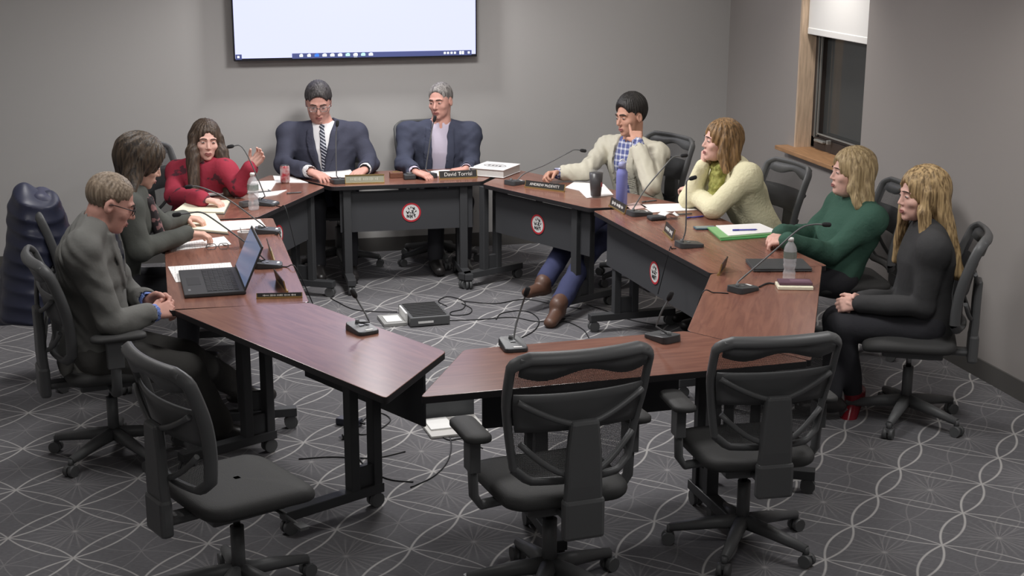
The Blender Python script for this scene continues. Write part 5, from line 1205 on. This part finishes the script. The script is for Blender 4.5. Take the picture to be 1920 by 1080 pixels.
# ---- woman in black, long dark blonde hair
p = Person('woman in black with long dark blonde hair, hands in her lap, nearest on the right', (1.44, -4.44), D2(70))
nk = K(1745, 418, 1.46, -4.44)
p.head(K(1728, 364, 1.42, -4.42), D2(86), 2, 0, 1.10, True)
p.pose((1.46, -4.44, .53), (nk[0] + .0, nk[1], nk[2] - .18), nk, K(1752, 462, 1.38, -4.62), nk + A3(.06, .17, -.05), K(1730, 575, 1.36, -4.62), K(1690, 560, 1.32, -4.25), K(1612, 570, 1.10, -4.42), K(1612, 562, 1.10, -4.32), K(1578, 612, 1.05, -4.38), K(1570, 600, 1.05, -4.25), pz(1600, 738, .12), pz(1560, 745, .12), girth=1.06)
p.body += p.neckp(.05) + hand_prims(p.wrL, A3(-.85, .45, -.1), A3(.25, .6, -.4), (40, 55, 35), 3, .98, -1) + hand_prims(p.wrR, A3(-.95, -.2, -.1), A3(0, -.8, -.3), (35, 50, 30), 4, .98, 1)
p.eyes(look=0); p.hair_long(HR['darkblonde'], drop=.40, vol=.022, flare=.07, seed=7, front=.03, out=.10)
P = p.torso(.02) + [cone(p.pel, p.pel - A3(0, 0, .06), .185, .20, .05, frame=p.fr, sc=(1, .85, 1))] + [p.sit()] + p.arm('L', .006, to=.97) + p.arm('R', .006, to=.97) + [p.cut_neck(.066), wrinkle(p.ch, .005, 15, 11)]
p.obj('top', P, .008, CL['black']); trousers(p, CL['dark'], r=(.10, .074, .05)); p.shoes(LE['red'], A3(-.55, -.45, -.75), A3(-.9, .3, 0), mR=LE['black']); p.finish(SK['b'])

# ---- man in the grey jacket, nearest left
p = Person('man with grey hair and glasses in a grey jacket, looking down, nearest on the left', (-2.66, -4.03), D2(-80))
nk = K(184, 412, -2.60, -4.03)
p.head(K(207, 378, -2.56, -4.05), D2(-84), 24, 0, 1.08, heavy=.004)
p.pose((-2.61, -4.03, .54), (nk[0] - .05, -4.03, nk[2] - .20), nk, nk + A3(-.03, .20, -.06), K(154, 460, -2.66, -4.24), K(240, 560, -2.5, -3.80), K(208, 606, -2.58, -4.26), K(276, 564, -2.36, -3.98), K(284, 588, -2.34, -4.14), K(350, 668, -2.24, -3.92), K(352, 692, -2.26, -4.15), pz(452, 728, .10), pz(415, 800, .10), girth=1.12)
p.body += p.neckp(.06) + hand_prims(p.wrR, A3(.80, .35, .05), A3(-.1, .6, -.5), (45, 60, 40), 2, 1.08, 1) + hand_prims(p.wrL, A3(.9, -.25, .05), A3(0, -.75, -.4), (40, 55, 35), 2, 1.08, -1)
p.eyes(look=0, brow=M['brow']); p.glasses(); p.hair_short(HR['sandy'], line=.094, thick=.007)
shirt(p, CL['blue'], cr=.043, cw=3); jacket(p, CL['grey'], zb=-.12, w0=.01, w1=.075, seed=21, armr=(.07, .058, .05), cuff=.86, hem=.10, wr=.008); f_ = p.L(0, 1, 0) - p.L(0, 0, 0); p.obj('jacket_tail', [cone(p.pel - f_ * .14 + A3(0, 0, .05), p.pel - f_ * .17 - A3(0, 0, .04), .15, .14, .02, frame=p.frame(p.L(1, 0, 0) - p.L(0, 0, 0), (0, 0, 1)), sc=(1, .25, .5))], .008, CL['grey'])
trousers(p, CL['char'], r=(.098, .075, .065), seed=6); p.shoes(LE['black']); p.finish(SK['d'])

# ---- woman in the dark cardigan
p = Person('woman with dark bobbed hair in a grey cardigan, writing at the left table', (-2.56, -2.80), D2(-86))
nk = K(246, 352, -2.50, -2.78)
p.head(K(264, 304, -2.43, -2.76), D2(-84), 22, 0, 1.10, True)
p.pose((-2.60, -2.80, .54), (nk[0] - .04, -2.79, nk[2] - .18), nk, nk + A3(-.02, .18, -.05), nk + A3(-.02, -.19, -.06), K(300, 420, -2.3, -2.55), pz(262, 468, .80), pz(345, 408, .80), pz(352, 438, .81), girth=1.05)
p.body += p.neckp(.05) + hand_prims(p.wrR, A3(.95, -.05, -.1), A3(0, 0, -1), (25, 40, 25), 3, 1.0, 1) + hand_prims(p.wrL, A3(.9, -.3, -.1), A3(0, 0, -1), (25, 40, 25), 3, 1.0, -1)
p.eyes(look=0); p.hair_long(HR['brunette'], drop=.18, vol=.036, flare=.06, seed=2, front=-.015, tuck=-.03)
P = p.torso(.02) + [cone(p.pel, p.pel - A3(0, 0, .06), .185, .19, .05, frame=p.fr, sc=(1, .85, 1))] + [p.sit()] + p.arm('L', .008, to=.97) + p.arm('R', .008, to=.97) + [p.cut_neck(.066), wrinkle(p.ch, .005, 15, 17)]
p.obj('cardigan', P, .008, CL['cardigan'])
Z = p.nk; f = p.fr[1]; r_ = p.fr[0]
P = [cone(Z + r_ * .06 + A3(0, 0, .01), Z + r_ * .05 + f * .09 - A3(0, 0, .06), .022, .026, .02), cone(Z - r_ * .06 + A3(0, 0, .01), Z - r_ * .05 + f * .09 - A3(0, 0, .06), .022, .026, .02), cone(Z + r_ * .05 + f * .09 - A3(0, 0, .06), Z + r_ * .04 + f * .165 - A3(0, 0, .30), .028, .032, .02), cone(Z - r_ * .05 + f * .09 - A3(0, 0, .06), Z - r_ * .05 + f * .165 - A3(0, 0, .32), .028, .032, .02), cone(Z + r_ * .06, Z - r_ * .06 - f * .03, .024, .024, .02)]
p.obj('scarf', P, .006, M['scarf']); trousers(p, CL['dark']); p.shoes(LE['black']); p.finish(SK['a'])

# ---- woman in red, speaking
p = Person('woman with long brown hair in a red printed blouse, speaking with one hand raised', (-2.05, -1.16), D2(-140))
nk = K(380, 302, -1.98, -1.18)
p.head(K(386, 262, -1.96, -1.20), D2(-172), 3, -4, 1.06, True)
p.pose((-2.06, -1.12, .54), (nk[0], nk[1] + .03, nk[2] - .18), nk, K(425, 318, -1.85, -1.30), K(334, 320, -2.1, -1.10), K(446, 352, -1.72, -1.42), K(326, 366, -2.12, -1.34), K(470, 314, -1.70, -1.46), pz(382, 374, .80), girth=1.08)
p.body += p.neckp(.05) + hand_prims(p.wrL, A3(.62, -.1, .72), A3(-.35, -.75, .35), (22, 34, 22), 7, .98, -1) + hand_prims(p.wrR, A3(.85, -.35, -.12), A3(0, 0, -1), (25, 35, 20), 3, .98, 1)
p.eyes(look=0, thick=1.2); p.hair_long(HR['brown'], drop=.34, vol=.016, flare=.02, seed=4, front=.05, sides=(.36, .38), sw=1.5, tuck=.10)
P = p.torso(.02) + [cone(p.pel, p.pel - A3(0, 0, .06), .185, .19, .05, frame=p.fr, sc=(1, .85, 1))] + [p.sit()] + p.arm('L', .010, to=.95) + p.arm('R', .012, to=.97) + [p.cut_neck(.066), wrinkle(p.ch, .006, 15, 23)]
p.obj('blouse', P, .008, M['red_print']); trousers(p, CL['dark']); p.shoes(LE['black']); p.finish(SK['b'])

# ---- puffer coat hung over the back of the cardigan woman's chair
cc = A3(-2.96, -2.81, 0); ct = thing('puffer_coat', 'dark navy quilted puffer coat hung over a chair back at the far left', 'coat', cc)
fa = A3(math.sin(D2(88)), math.cos(D2(88)), 0); ra = A3(fa[1], -fa[0], 0); FR = np.array([ra, fa, [0, 0, 1]])
def quilt(P):
    q = (P - cc) @ FR.T; return .010 * np.abs(np.sin(q[:, 2] * 40 + 2.0 * np.sin(q[:, 0] * 6) + 1.2 * np.sin(q[:, 1] * 9))) - .006 + .007 * np.sin(q[:, 0] * 31 + q[:, 2] * 9) + .005 * np.sin(q[:, 0] * 12 - q[:, 2] * 21)
top = cc + A3(0, 0, .99)
P = [cone(top - ra * .12 - A3(0, 0, .02), top + ra * .12 - A3(0, 0, .02), .11, .11, .05), cone(top - A3(0, 0, .06) - fa * .05, cc + A3(-.06, 0, .40) - fa * .07, .22, .27, .06, frame=FR, sc=(1, .42, 1)),
     cone(top + ra * .17 + A3(0, 0, -.12), cc + ra * .24 + A3(-.05, 0, .40), .075, .08, .06), cone(top - ra * .17 + A3(0, 0, -.12), cc - ra * .24 + A3(-.05, 0, .40), .075, .08, .06), cone(top + fa * .08 - A3(0, 0, .06), cc + A3(0, 0, .74) + fa * .13, .17, .18, .05, frame=FR, sc=(1, .35, 1)),
     field(lambda P: P[:, 2] - .40 - .02 * np.sin(P[:, 1] * 18), cc + A3(0, 0, .4), 3.0, 's', .03),
     field(quilt, cc + A3(0, 0, .8), 3.0, 'd', 0)]
sdf_obj('coat_shell', P, .008, mat('navy_quilted_nylon', (52, 55, 74), .42, spec=.4), ct, cc)
P = [cone(top - ra * .09 + A3(0, 0, .05) + fa * .03, top + ra * .09 + A3(0, 0, .05) + fa * .03, .062, .062, .03), cone(top - ra * .08 + fa * .08, top + ra * .08 + fa * .08, .055, .055, .06)]
sdf_obj('hood', P, .008, mat('navy_hood_lining', (60, 62, 84), .5), ct, cc)
